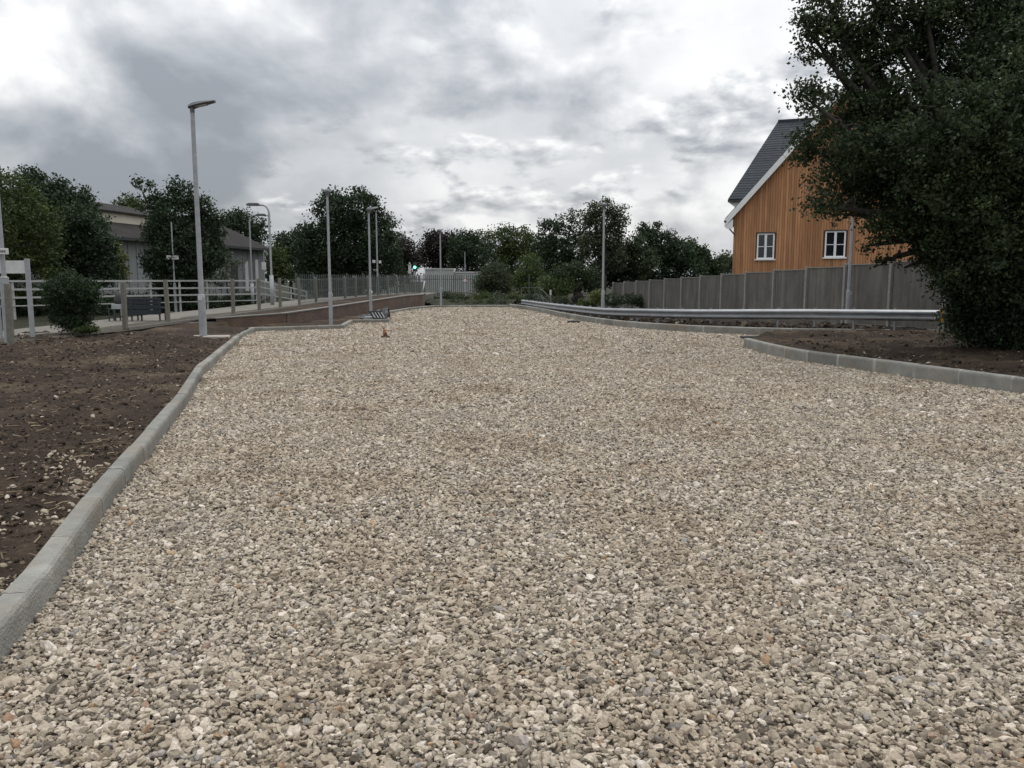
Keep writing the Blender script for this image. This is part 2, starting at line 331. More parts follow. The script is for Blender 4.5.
# ------------------------------------------------------------------ ground layout
def resample(pts, step):
    out = [Vector((*pts[0], 0) if len(pts[0]) == 2 else pts[0])]; P = [Vector((*p, 0)) if len(p) == 2 else Vector(p) for p in pts]
    for a, b in zip(P[:-1], P[1:]):
        n = max(1, round((b - a).length / step))
        for i in range(1, n + 1): out.append(a.lerp(b, i / n))
    return out
def smoothline(pts, it=2):
    P = [Vector((*p, 0)) for p in pts]
    for _ in range(it):
        Q = [P[0]]
        for a, b in zip(P[:-1], P[1:]): Q += [a.lerp(b, .25), a.lerp(b, .75)]
        Q.append(P[-1]); P = Q
    return [(p.x, p.y) for p in P]
def fb(x, y, s=1., z=0.):
    return mnoise.fractal(Vector((x * s, y * s, z)), 1.0, 2.0, 5)

left_a = [(-1.35, -2.5), (-1.6, 0)] + [gp(*p) for p in ((1, 660), (52, 596), (113, 503), (150, 455), (187, 405), (203, 375), (244, 337))]
left_b = [gp(*p) for p in ((244, 337), (254, 332), (303, 330.5), (344, 329))]
left_a = [(p[0], p[1]) for p in resample(left_a, .9)]
notch = [gp(344, 329), gp(353, 323.4), gp(389, 323), gp(389.5, 314), gp(412, 310), gp(436, 307.6)]
far = [gp(436, 307.6), gp(509, 307.6)]
right = smoothline([gp(*p) for p in ((509, 307.6), (540, 312), (557, 317), (608, 326), (657, 330.5), (741, 335), (820, 336.4), (890, 337.5))], 2)
island = smoothline([gp(*p) for p in ((743.5, 347.6), (773, 356), (809, 363.4), (868, 371.5), (925, 380), (1024, 394.6), (1150, 411))], 1)
gravel_poly = left_a + left_b[1:] + notch[1:] + far[1:] + right[1:] + [gp(1024, 394.6), (14, 8), (14, -2.5)]

def kerb(pts, name='kerb', h=.15, unit=.915, mort=1.0):
    """bull-nosed half-batter concrete kerb units laid end to end, soil side is left of heading"""
    P = [Vector((*p, 0)) for p in pts]; cum = [0]
    for a, b in zip(P[:-1], P[1:]): cum.append(cum[-1] + (b - a).length)
    T = cum[-1]
    def at(s):
        s = min(max(s, 0), T)
        for i in range(len(P) - 1):
            if s <= cum[i + 1] + 1e-9: return P[i].lerp(P[i + 1], (s - cum[i]) / max(cum[i + 1] - cum[i], 1e-9))
        return P[-1]
    n = max(1, round(T / unit)); u = T / n; mb = MB()
    for k in range(n):
        a, b = k * u + .005, (k + 1) * u - .005
        j = [random.uniform(-.004, .004) for _ in range(4)]
        m_ = 3
        pts3 = [at(a + (b - a) * q / m_) for q in range(m_ + 1)]
        for q, p in enumerate(pts3): p.z = j[0] + (j[1] - j[0]) * q / m_
        mb.cur = random.random()
        off = j[2]
        prof = [(0 + off, -.15), (0 + off, h - .045), (.006 + off, h - .018), (.02 + off, h - .003), (.034 + off, h), (.12 + off, h + .002), (.127 + off, h - .006), (.127 + off, -.15)]
        mb.sweep(pts3, [(s_, z_) for s_, z_ in prof])
        if k < n - 1:   # mortar smeared over the joint
            mb.cur = random.uniform(.6, 1.1) * (1 if mort == 1 else 2.3); wj = random.uniform(.005, .014) * mort * mort; q0, q1 = at(b - wj * .4), at(b + .01 + wj * random.uniform(.5, 1)); dz = random.uniform(-.0005, .001)
            jp = [(-.0025, -.1), (-.0025, h - .044), (.004, h - .016), (.02, h - .0005 + dz), (.034, h + .003 + dz), (.1, h + .003 + dz), (.1, h - .01), (.02, h - .05), (.004, -.1)]
            mb.sweep([q0, q1], jp)
    o = mb.build(name, M['kerb']); tag(o, kind='structure'); return o
kerb(left_a[:]); kerb(left_b); 
for a, b in zip(notch[:-1], notch[1:]): kerb([a, b])
kerb(far); kerb(right, h=.23, mort=1.7); kerb(island, h=.24, mort=2.0)

# base terrain to the horizon
def grid_sheet(name, xs, ys, zf, mt):
    vs = [(x, y, zf(x, y)) for y in ys for x in xs]; nx = len(xs)
    fs = [(j * nx + i, j * nx + i + 1, (j + 1) * nx + i + 1, (j + 1) * nx + i) for j in range(len(ys) - 1) for i in range(nx - 1)]
    mb = MB(); mb.add(vs, fs); o = mb.build(name, mt, smooth=True); return o
xs = sorted(set([round(x, 2) for x in np.linspace(-60, 60, 81)] + [-1500, -600, -250, -120, 120, 250, 600, 1500]))
ys = sorted(set([round(x, 2) for x in np.linspace(-20, 130, 76)] + [-600, -150, 200, 350, 700, 1800]))
def terr(x, y):
    if abs(x) > 100 or y > 140 or y < -5: return -.12
    z = -.1
    if y > 52 or x > 16 or x < -15: z += .06 * fb(x, y, .15)
    return z - .02
tag(grid_sheet('ground', xs, ys, terr, M['scrub']), kind='structure')

# gravel bed sheet
def gz(x, y): return .018 * fb(x, y, .35, 4.) + .008 * fb(x, y, 1.3, 9.)
def pip(poly, X, Y):
    ins = np.zeros(X.shape, bool); n = len(poly); j = n - 1
    for i in range(n):
        xi, yi = poly[i]; xj, yj = poly[j]
        c = ((yi > Y) != (yj > Y)) & (X < (xj - xi) * (Y - yi) / ((yj - yi) if yj != yi else 1e-9) + xi)
        ins ^= c; j = i
    return ins
gx = list(np.arange(-9, 16.01, .4)); gy = list(np.arange(-2.4, 51, .4))
def gzz(x, y): return gz(x, y) - .012
mb = MB(); vs = [(x, y, gzz(x, y)) for y in gy for x in gx]; nx = len(gx)
XX, YY = np.meshgrid(gx, gy)
fs = []
grow = [(-9, -3)] + [(-9, 20), (-9.3, 27), (-8, 29.5), (-7.6, 32), (-7.4, 40), (-6.3, 50.2), (1, 50.4), (16, 26), (16, -3)]
I = pip(grow, XX + .2, YY + .2)
for j in range(len(gy) - 1):
    for i in range(nx - 1):
        if I[j, i]: fs.append((j * nx + i, j * nx + i + 1, (j + 1) * nx + i + 1, (j + 1) * nx + i))
mb.add(vs, fs); tag(mb.build('gravel_bed', M['bed'], smooth=True), kind='structure')

# soil beds as strips between kerb and an outer line
def strip(name, inner, outer, zfun, rows, step=.15, power=1.6, mt='soil', inset=.06):
    A = resample(inner, step); n = len(A)
    O = [Vector((*p, 0)) for p in outer]; cum = [0]
    for a, b in zip(O[:-1], O[1:]): cum.append(cum[-1] + (b - a).length)
    ca = [0]
    for a, b in zip(A[:-1], A[1:]): ca.append(ca[-1] + (b - a).length)
    vs = []
    for i, p in enumerate(A):
        s = ca[i] / ca[-1] * cum[-1]
        k = 0
        while k < len(O) - 2 and s > cum[k + 1]: k += 1
        q = O[k].lerp(O[k + 1], min(1, (s - cum[k]) / max(cum[k + 1] - cum[k], 1e-9)))
        d = (A[min(i + 1, n - 1)] - A[max(i - 1, 0)]).normalized(); Ln = Vector((-d.y, d.x, 0)); p2 = p + Ln * inset
        for r in range(rows + 1):
            t = (r / rows) ** power; w = p2.lerp(q, t)
            vs.append((w.x, w.y, zfun(w.x, w.y, t, (w - p2).length)))
    fs = [(i * (rows + 1) + r, (i + 1) * (rows + 1) + r, (i + 1) * (rows + 1) + r + 1, i * (rows + 1) + r + 1) for i in range(n - 1) for r in range(rows)]
    mb = MB(); mb.add(vs, fs); o = mb.build(name, M[mt], smooth=True); tag(o, kind='structure'); return o
def sm(t): t = min(max(t, 0), 1); return t * t * (3 - 2 * t)
def Xf(y): return -10.9 + .081 * (y - 22.4)
def zf_(y):
    pts = [(-5, .33), (22, .27), (26, .32), (34, .44), (40, .56), (46, .68), (60, .74)]
    for (a, za), (b, zb) in zip(pts[:-1], pts[1:]):
        if y <= b: return za + (zb - za) * max(0, (y - a)) / (b - a)
    return .74
def rough(x, y, d):
    k = min(1, d / .25)
    return k * (.04 * fb(x, y, 1.1, 2.) + .035 * fb(x, y, 3.7, 5.) + .018 * fb(x, y, 11., 8.))
def zl(x, y, t, d):
    dx = x - Xf(y); base = .105 + (zf_(y) - .105) * sm(1 - dx / 4.5) * sm((26.5 - y) / 2.0 + (1 if x < -9.4 else 0))
    return base + rough(x, y, d) + .05 * sm(d / 2) * fb(x, y, .4, 6.)
strip('soil_verge', left_a + left_b[1:], [(-14, -2.5), (-14, 10), (-14, 20), (-12.2, 25), (-9.2, 27.5), (-8.3, 29.2)], zl, 70, .12)
strip('soil_verge', notch, [(-8.3, 29.2), (-7.35, 37), (-6.25, 46), (-5.65, 50.2)], lambda x, y, t, d: .1 + rough(x, y, d), 8, .2, 1)
strip('soil_verge', far, [(-8, 60), (1, 62)], lambda x, y, t, d: .11 + .25 * sm(d / 5) + rough(x, y, d) * 3, 30, .25, 1.3, 'scrub')
strip('soil_bank', right, [(1, 62), (4.0, 58), (6.5, 44), (8.3, 34), (9.6, 29), (11.5, 25.5), (13.5, 23)], lambda x, y, t, d: .17 + (.06 if y < 30 else -.08) * sm(d / 2.5) + rough(x, y, d) * 2.5, 24, .15, 1.2, 'rubble')
strip('soil_island', island, [gp(775, 338.2), gp(830, 338), (11.2, 23.6), (13, 23.2), (16, 22.5), (19, 20), (20, 14), (18, 9)], lambda x, y, t, d: .19 + .03 * sm(d / 2.5) + rough(x, y, d) * 1.5, 60, .12, 1.2)

# platform: path surface behind fence and brick wall
def platform():
    front = [(-12.3, 0), (Xf(12) + .1, 12), (Xf(18) + .1, 18), (Xf(22) + .1, 22), (Xf(25) + .12, 25), (-9.8, 26), (-8.4, 29.2), (-7.5, 37), (-6.4, 46), (-5.85, 50), (-5.8, 62)]
    back = [(-14.8, 0), (-14.6, 12), (-14.35, 18), (-14.1, 22), (-14.0, 25), (-13.9, 26.2), (-13.6, 30), (-12.4, 38), (-10.9, 46), (-9.9, 52), (-8.6, 64)]
    mb = MB(); n = 10; vs = []; A = resample(front, 1.0)
    def interp(P, f):
        k = min(int(f * (len(P) - 1)), len(P) - 2); q = f * (len(P) - 1) - k
        return Vector((*P[k], 0)).lerp(Vector((*P[k + 1], 0)), q)
    m = 80
    for i in range(m + 1):
        a = interp(front, i / m); b = interp(back, i / m)
        for j in range(n + 1):
            p = a.lerp(b, j / n); z = zf_(p.y) + .015 + .008 * fb(p.x, p.y, .8)
            vs.append((p.x, p.y, z))
        vs.append((b.x, b.y, -.3)); vs.append((a.x, a.y, -.2))
    w = n + 3
    fs = []
    for i in range(m):
        for j in range(w):
            j2 = (j + 1) % w
            fs.append((i * w + j, (i + 1) * w + j, (i + 1) * w + j2, i * w + j2))
    mb.add(vs, fs); tag(mb.build('platform_path', M['pave']), kind='structure')
platform()
# trodden earth between the fence foot and the pale path
mb = MB(); vs = []; yy = np.arange(2, 60, .5)
for y in yy:
    xf = Xf(y) + .25; wdt = 1.5 if y < 30 else max(.35, 1.5 - (y - 30) * .09)
    for j in range(7):
        x = xf - wdt * j / 6 * (1 + .12 * fb(0, y, .6)); vs.append((x, y, zf_(y) + .035 - .02 * abs(j - 3) / 3 + .012 * fb(x, y, 2.)))
fs = [(i * 7 + j, (i + 1) * 7 + j, (i + 1) * 7 + j + 1, i * 7 + j + 1) for i in range(len(yy) - 1) for j in range(6)]
mb.add(vs, fs); tag(mb.build('soil_path_edge', M['dirt'], smooth=True), kind='structure')
# earth margin in front of the pale strip at fence foot
mb = MB(); vs = []; ysm = np.arange(26, 50.5, .5)
def Xw(y):
    P = [(26, -9.75), (29.2, -8.35), (37, -7.45), (46, -6.35), (50.2, -5.75)]
    for (a, xa), (b, xb) in zip(P[:-1], P[1:]):
        if y <= b: return xa + (xb - xa) * (y - a) / (b - a)
    return -5.75
for y in ysm:
    for j in range(7):
        x = Xw(y) + (Xf(y) - .15 - Xw(y)) * j / 6; vs.append((x, y, zf_(y) + .03 + .075 * (1 - j / 6) + .02 * fb(x, y, 1.5)))
fs = [(i * 7 + j, (i + 1) * 7 + j, (i + 1) * 7 + j + 1, i * 7 + j + 1) for i in range(len(ysm) - 1) for j in range(6)]
mb.add(vs, fs); tag(mb.build('soil_margin', M['soil'], smooth=True), kind='structure')

# brick retaining wall
wr = thing('brick_wall', (-8.3, 29.2, 0), 'low dark red brick retaining wall along the raised platform path', 'wall')
line = [(-9.75, 26.2, 0), (-8.3, 29.2, 0), (-7.4, 37, 0), (-6.3, 46, 0), (-5.7, 50.2, 0), (-5.9, 54, 0)]
mb = MB(); mc = MB(); W = resample(line, .6)
for i in range(len(W) - 1):
    a, b = W[i], W[i + 1]
    za, zb = zf_(a.y) + .10, zf_(b.y) + .10
    d = (b - a).normalized(); s = Vector((d.y, -d.x, 0)) * .11
    mb.add([a + s + Vector((0, 0, -.1)), b + s + Vector((0, 0, -.1)), b + s + Vector((0, 0, zb)), a + s + Vector((0, 0, za)),
            a - s + Vector((0, 0, -.1)), b - s + Vector((0, 0, -.1)), b - s + Vector((0, 0, zb)), a - s + Vector((0, 0, za))], [(0, 1, 2, 3), (5, 4, 7, 6)])
    mc.bar(a + Vector((0, 0, za + .02)) + d * .004, b + Vector((0, 0, zb + .02)) - d * .004, .26, .04)
a, b = W[-2], W[-1]
mb.build('wall', M['brick'], wr); mc.build('coping', M['coping'], wr)

# ------------------------------------------------------------------ loose stones by geometry nodes (stuff)
def stone_nodes(name, matl, protos=10, sub=2, rough=.35, flat=.62, seed=0):
    ng = bpy.data.node_groups.new(name, 'GeometryNodeTree')
    ng.interface.new_socket('Geometry', in_out='INPUT', socket_type='NodeSocketGeometry'); ng.interface.new_socket('Geometry', in_out='OUTPUT', socket_type='NodeSocketGeometry')
    L = ng.links.new; gi = ng.nodes.new('NodeGroupInput'); go = ng.nodes.new('NodeGroupOutput')
    join = ng.nodes.new('GeometryNodeGeometryToInstance')
    rnd = random.Random(seed)
    for k in range(protos):
        ico = ng.nodes.new('GeometryNodeMeshIcoSphere'); ico.inputs['Radius'].default_value = 1; ico.inputs['Subdivisions'].default_value = sub
        pos = ng.nodes.new('GeometryNodeInputPosition')
        off = ng.nodes.new('ShaderNodeVectorMath'); off.operation = 'ADD'; off.inputs[1].default_value = (rnd.uniform(-50, 50), rnd.uniform(-50, 50), rnd.uniform(-50, 50)); L(pos.outputs[0], off.inputs[0])
        nz = ng.nodes.new('ShaderNodeTexNoise'); nz.inputs['Scale'].default_value = .75; nz.inputs['Detail'].default_value = 1.5; L(off.outputs[0], nz.inputs['Vector'])
        # planes cut the stone: clamp position along random directions
        sub_ = ng.nodes.new('ShaderNodeVectorMath'); sub_.operation = 'SUBTRACT'; sub_.inputs[1].default_value = (.5, .5, .5); L(nz.outputs['Color'], sub_.inputs[0])
        scl = ng.nodes.new('ShaderNodeVectorMath'); scl.operation = 'SCALE'; scl.inputs['Scale'].default_value = rough * 4; L(sub_.outputs[0], scl.inputs[0])
        add = ng.nodes.new('ShaderNodeVectorMath'); add.operation = 'ADD'; L(pos.outputs[0], add.inputs[0]); L(scl.outputs[0], add.inputs[1])
        cur = add.outputs[0]
        for c in range(5):
            d = Vector((rnd.gauss(0, 1), rnd.gauss(0, 1), rnd.gauss(0, 1))).normalized(); lim = rnd.uniform(.5, .8)
            dt = ng.nodes.new('ShaderNodeVectorMath'); dt.operation = 'DOT_PRODUCT'; dt.inputs[1].default_value = d; L(cur, dt.inputs[0])
            sb = ng.nodes.new('ShaderNodeMath'); sb.operation = 'SUBTRACT'; L(dt.outputs['Value'], sb.inputs[0]); sb.inputs[1].default_value = lim
            mxn = ng.nodes.new('ShaderNodeMath'); mxn.operation = 'MAXIMUM'; L(sb.outputs[0], mxn.inputs[0]); mxn.inputs[1].default_value = 0
            ng2 = ng.nodes.new('ShaderNodeMath'); ng2.operation = 'MULTIPLY'; L(mxn.outputs[0], ng2.inputs[0]); ng2.inputs[1].default_value = -.85
            dv = ng.nodes.new('ShaderNodeVectorMath'); dv.operation = 'SCALE'; dv.inputs[0].default_value = d; L(ng2.outputs[0], dv.inputs['Scale'])
            ad = ng.nodes.new('ShaderNodeVectorMath'); ad.operation = 'ADD'; L(cur, ad.inputs[0]); L(dv.outputs[0], ad.inputs[1]); cur = ad.outputs[0]
        fl = ng.nodes.new('ShaderNodeVectorMath'); fl.operation = 'MULTIPLY'; L(cur, fl.inputs[0]); fl.inputs[1].default_value = (rnd.uniform(1.0, 1.4), rnd.uniform(.75, 1.0), flat * rnd.uniform(.8, 1.25))
        sp = ng.nodes.new('GeometryNodeSetPosition'); L(ico.outputs['Mesh'], sp.inputs['Geometry']); L(fl.outputs[0], sp.inputs['Position'])
        L(sp.outputs[0], join.inputs[0])
    iop = ng.nodes.new('GeometryNodeInstanceOnPoints'); L(gi.outputs[0], iop.inputs['Points']); L(join.outputs[0], iop.inputs['Instance']); iop.inputs['Pick Instance'].default_value = True
    def na(nm, ty):
        n = ng.nodes.new('GeometryNodeInputNamedAttribute'); n.data_type = ty; n.inputs['Name'].default_value = nm; return n.outputs['Attribute']
    L(na('pick', 'INT'), iop.inputs['Instance Index']); L(na('scl', 'FLOAT'), iop.inputs['Scale'])
    e2r = ng.nodes.new('FunctionNodeEulerToRotation'); L(na('rot', 'FLOAT_VECTOR'), e2r.inputs[0]); L(e2r.outputs[0], iop.inputs['Rotation'])
    sm_ = ng.nodes.new('GeometryNodeSetMaterial'); sm_.inputs['Material'].default_value = matl; L(iop.outputs[0], sm_.inputs['Geometry']); L(sm_.outputs[0], go.inputs[0])
    return ng
def scatter(name, P, scl, matl, ng, tilt=.5, nproto=10, label=None, cat=None):
    n = len(P); me = bpy.data.meshes.new(name); me.vertices.add(n); me.vertices.foreach_set('co', P.astype(np.float32).ravel())
    rs = np.random.RandomState(n % 1000)
    a = me.attributes.new('scl', 'FLOAT', 'POINT'); a.data.foreach_set('value', scl.astype(np.float32))
    rot = np.stack([rs.normal(0, tilt, n), rs.normal(0, tilt, n), rs.uniform(0, 6.283, n)], 1)
    a = me.attributes.new('rot', 'FLOAT_VECTOR', 'POINT'); a.data.foreach_set('vector', rot.astype(np.float32).ravel())
    a = me.attributes.new('pick', 'INT', 'POINT'); a.data.foreach_set('value', rs.randint(0, nproto, n).astype(np.int32))
    me.materials.append(matl); me.update()
    o = bpy.data.objects.new(name, me); COL.objects.link(o); md = o.modifiers.new('stones', 'NODES'); md.node_group = ng
    tag(o, label, cat, None, 'stuff'); return o
rs = np.random.RandomState(3)
gpoly = left_a + left_b[1:] + notch[1:] + far[1:] + right[1:] + [gp(820, 337.4), gp(775, 340.6)] + island[0:] + [(14, -2.5)]
def jgrid(y0, y1, cell, wid=.70, mar=1.3):
    out = []
    ys_ = np.arange(y0, y1, cell)
    for y in ys_:
        w = wid * y + mar; x = np.arange(-w, w, cell)
        out.append(np.stack([x + rs.uniform(-.5, .5, len(x)) * cell * 1.1, y + rs.uniform(-.5, .5, len(x)) * cell * 1.1], 1))
    A = np.concatenate(out); return A[pip(gpoly, A[:, 0], A[:, 1])]
def gzn(A):
    # cheap smooth undulation matching gz roughly
    return np.array([gz(float(x), float(y)) for x, y in A])
pts = []; scs = []
for (y0, y1, cell, r0, r1) in ((1.3, 5.5, .0185, .0088, .0070), (5.5, 10, .0225, .0104, .0068), (10, 18, .032, .0148, .0075), (18, 30, .052, .0225, .009), (30, 50, .09, .034, .012)):
    A = jgrid(y0, y1, cell); r = np.clip(r0 + np.abs(rs.normal(0, 1, len(A))) ** 1.4 * r1 * .8, r0 * .55, r0 * 3.2) * rs.uniform(.75, 1.15, len(A))
    z = gzn(A) - .004 + rs.uniform(-.009, .010, len(A))
    pts.append(np.column_stack([A, z])); scs.append(r)
P = np.concatenate(pts); S = np.concatenate(scs)
ngs = stone_nodes('crushed_stone_scatter', M['stone'], 12, 3, .38, .66, 1)
scatter('gravel', P, S, M['stone'], ngs, .45, 12, 'loose pale beige crushed stone spread across the whole car park', 'gravel')
# soil clods and chips on the verge
A = []
for y0, y1, cell in ((2.2, 9, .045), (9, 22, .09)):
    yy = np.arange(y0, y1, cell)
    for y in yy:
        x = np.arange(-.72 * y - 1.5, -1.5, cell * 1.2); A.append(np.stack([x + rs.uniform(-1, 1, len(x)) * cell, y + rs.uniform(-1, 1, len(x)) * cell], 1))
A = np.concatenate(A); soilpoly = [(x - .14, y) for x, y in left_a] + [(-7.4, 21), (-13, 22), (-13, -2)]
A = A[pip(soilpoly, A[:, 0], A[:, 1])]; A = A[rs.rand(len(A)) < .8]
def zls(x, y):
    # distance to the kerb approximated horizontally
    k = min(range(len(left_a)), key=lambda i: abs(left_a[i][1] - y)); d = abs(left_a[k][0] - .06 - x)
    return zl(x, y, 0, d)
Z = np.array([zls(float(x), float(y)) for x, y in A])
r = (.006 + np.abs(rs.normal(0, .011, len(A)))) * np.where(A[:, 1] > 9, 1.3, 1)
ngc = stone_nodes('clod_scatter', M['clod'], 8, 2, .5, .6, 5)
scatter('soil_clods', np.column_stack([A, Z - r * .15]), r, M['clod'], ngc, .6, 8, 'dark earth clods and scattered pale chips over the bare soil verge', 'soil clods')
# pale stones spilled over the kerb (photo: beside the near kerb)
n = 1100; t = rs.rand(n); yk = 3.4 + 3.6 * t + rs.normal(0, .15, n)
kx = np.interp(yk, [p[1] for p in left_a], [p[0] for p in left_a]); dx = np.abs(rs.normal(0, .38, n)) + .15
n0 = fb
keep = np.array([fb(float(a), float(b), 1.6, 20.) > -.02 for a, b in zip(kx - dx, yk)]); X = (kx - dx)[keep]; Yk = yk[keep]
Z = np.array([zls(float(x), float(y)) for x, y in zip(X, Yk)])
ngp = stone_nodes('chip_scatter', M['chips'], 8, 2, .4, .6, 9)
scatter('spilled_stones', np.column_stack([X, Yk, Z]), .006 + np.abs(rs.normal(0, .009, len(X))), M['chips'], ngp, .5, 8, 'pale stones spilled onto the dark soil beside the near kerb', 'stones')
mb = MB(); rnd = random.Random(5); cnt = 0
while cnt < 620:
    y = 3 + 17 * rnd.random() ** 1.1; x = rnd.uniform(-.72 * y - .5, -1.9)
    if not pip([(a - .2, b) for a, b in left_a] + [(-7.6, 21), (-12.2, 21), (-12.2, -2)], np.array([x]), np.array([y]))[0]: continue
    cnt += 1; z = zls(x, y) + .008; a = rnd.uniform(0, 6.28); l = rnd.uniform(.03, .16); w = rnd.uniform(.0012, .0035) * (1 + y * .08); mb.cur = rnd.random()
    mb.tube([(x, y, z), (x + math.cos(a) * l * .5, y + math.sin(a) * l * .5, z + rnd.uniform(0, .02)), (x + math.cos(a + .3) * l, y + math.sin(a + .3) * l, z + rnd.uniform(-.004, .015))], w, 4)
M['straw'] = mat('dry_straw', (.30, .23, .14), (.12, .08, .05), scale=3, rough=.9, bump=0, tint=.4)
tag(mb.build('dry_straw', M['straw']), 'dry straw, roots and twigs strewn over the bare soil verge', 'straw', None, 'stuff')
# clods on island and far side
n = 5000; X = rs.uniform(6.5, 15, n); Yk = rs.uniform(10, 23, n)
isl = island[3:] + [(16, 22), (11, 23.4), (8.5, 22.9)]
I = pip(isl, X, Yk); X, Yk = X[I], Yk[I]
Z = np.array([.2 + rough(float(x), float(y), 1) * 1.5 for x, y in zip(X, Yk)])
scatter('soil_clods', np.column_stack([X, Yk, Z]), .015 + np.abs(rs.normal(0, .018, len(X))), M['clod'], ngc, .6, 8, 'reddish brown clods and stones on the planting bed inside the right hand kerb', 'soil clods')

n = 2600; k_ = rs.rand(n); GX = np.interp(k_, [0, .25, .5, .75, 1], [2.2, 3.9, 6.0, 8.8, 10.9]); GY = np.interp(k_, [0, .25, .5, .75, 1], [39, 30.6, 26.4, 24.5, 24.0])
off_ = rs.uniform(0, 1.6, n); X = GX + off_ * .6; Yk = GY + off_ * .8
Z = np.array([.2 + 0 * x + rough(float(x), float(y), 1) * 2.5 for x, y in zip(X, Yk)])
scatter('rubble', np.column_stack([X, Yk, Z]), .02 + np.abs(rs.normal(0, .035, n)), M['clod'], ngc, .6, 8, 'dark rubble and clods heaped behind the guardrail kerb', 'rubble')
# ------------------------------------------------------------------ foliage
def rotm(rs_, n):
    a = rs_.normal(size=(n, 3)); a /= np.linalg.norm(a, axis=1)[:, None]
    b = rs_.normal(size=(n, 3)); b -= (a * b).sum(1)[:, None] * a; b /= np.linalg.norm(b, axis=1)[:, None]
    return a, b
def crown_mesh(name, lobes, n, leaf, seed, matl, parent, clump=.35, shell=.5, per=22, lift=0, flat=.7, tips=0):
    rs_ = np.random.RandomState(seed); Lb = np.array(lobes, float)
    if Lb.shape[1] == 4: Lb = np.column_stack([Lb, Lb[:, 3], Lb[:, 3]])
    w = (Lb[:, 3] * Lb[:, 4] * Lb[:, 5]) ** .75; w /= w.sum()
    nc = max(6, n // per); li = rs_.choice(len(Lb), nc, p=w)
    d = rs_.normal(size=(nc, 3)); d /= np.linalg.norm(d, axis=1)[:, None]
    rr = shell + (1 - shell) * rs_.rand(nc) ** .8
    out = rs_.rand(nc) < .16; rr[out] *= rs_.uniform(1.03, 1.2, out.sum())
    C = Lb[li, :3] + d * rr[:, None] * Lb[li, 3:]
    ct = np.clip(.4 + .27 * rs_.normal(size=nc), 0, 1)
    cs = clump * rs_.uniform(.6, 1.35, nc)
    ci = rs_.randint(0, nc, n)
    off = np.clip(rs_.normal(size=(n, 3)), -1.7, 1.7) * .55; off[:, 2] *= flat
    Pp = C[ci] + off * cs[ci][:, None]
    gzmin = parent.location.z + .02
    ok = Pp[:, 2] > gzmin; Pp = Pp[ok]; ci = ci[ok]; n = len(Pp)
    a, b = rotm(rs_, n); s = leaf * rs_.uniform(.6, 1.3, n)[:, None]
    c = np.cross(a, b)
    v0 = Pp - a * s * .5; v1 = Pp + b * s * .3 + c * s * .06; v2 = Pp + a * s * .5; v3 = Pp - b * s * .3 + c * s * .06
    V = np.stack([v0, v1, v2, v3], 1).reshape(-1, 3) - np.array(parent.location)
    me = bpy.data.meshes.new(name); me.vertices.add(4 * n); me.vertices.foreach_set('co', V.astype(np.float32).ravel())
    me.loops.add(4 * n); me.loops.foreach_set('vertex_index', np.arange(4 * n, dtype=np.int32))
    me.polygons.add(n); me.polygons.foreach_set('loop_start', np.arange(0, 4 * n, 4, dtype=np.int32))
    try: me.polygons.foreach_set('loop_total', np.full(n, 4, dtype=np.int32))
    except Exception: pass
    me.update(calc_edges=True)
    t = np.clip(ct[ci] + rs_.normal(0, .13, n), 0, 1)
    at = me.attributes.new('tint', 'FLOAT', 'FACE'); at.data.foreach_set('value', t.astype(np.float32))
    me.materials.append(matl); o = bpy.data.objects.new(name, me); COL.objects.link(o); o.parent = parent
    return o, C
def limbs(base, lobes, r0, seed, parent, twigs=2, bend=.3, name='trunk', top=None):
    rnd = random.Random(seed); mb = MB(); base = Vector(base)
    cs = [Vector(l[:3]) for l in lobes]; ctr = sum(cs, Vector()) / len(cs)
    H_ = max(c.z for c in cs) - base.z
    fork = base + Vector(((ctr.x - base.x) * .25, (ctr.y - base.y) * .25, max(.25 * H_, min(.45 * H_, 2.2))))
    mb.tube([base - Vector((0, 0, .15)), base + Vector((0, 0, .15)), base.lerp(fork, .5) + Vector((rnd.uniform(-.1, .1) * r0 * 4, 0, 0)), fork], [r0 * 1.35, r0 * 1.05, r0 * .9, r0 * .78], 10)
    for i, c in enumerate(cs):
        mid = fork.lerp(c, .5) + Vector((rnd.uniform(-1, 1), rnd.uniform(-1, 1), rnd.uniform(.0, 1))) * bend * (c - fork).length * .3
        mb.tube([fork, fork.lerp(mid, .55), mid, mid.lerp(c, .6), c], [r0 * .55, r0 * .42, r0 * .32, r0 * .2, r0 * .08], 6)
        lr = lobes[i][3]
        for k in range(twigs):
            d = Vector((rnd.gauss(0, 1), rnd.gauss(0, 1), rnd.gauss(.3, 1))).normalized() * lr * .9
            st = mid.lerp(c, rnd.uniform(.1, .9)); mb.tube([st, st + d * .5 + Vector((0, 0, .05)), st + d], [r0 * .16, r0 * .1, r0 * .03], 5)
    return mb.build(name, M['bark'], parent, smooth=True)
def lob(px, py, rp, Y, ex=1., ey=1., ez=1.):
    z = zat(py, Y); r = rp / F * Y * .95
    return (xat(px, Y, z), Y, z, r * ex, r * ey, r * ez)
def tree(name, label, cat, base_px, D, zb, lobes, n, leaf, kind, seed, group=None, r0=.2, clump=None, shell=.5, twigs=2, per=22, yj=.5, cr='crown', tr='trunk', flat=.7):
    rnd = random.Random(seed)
    L_ = [lob(l[0], l[1], l[2], D + rnd.uniform(-yj, yj) * (l[2] / F * D), *(l[3:] if len(l) > 3 else ())) for l in lobes]
    root = thing(name, (xat(base_px, D, zb), D, zb), label, cat, group)
    crown_mesh(cr, L_, n, leaf, seed, LF[kind], root, clump or leaf * 3, shell, per, flat=flat)
    limbs(root.location, L_, r0, seed, root, twigs, name=tr)
    return root
BG = 'trees on the skyline beyond the car park'

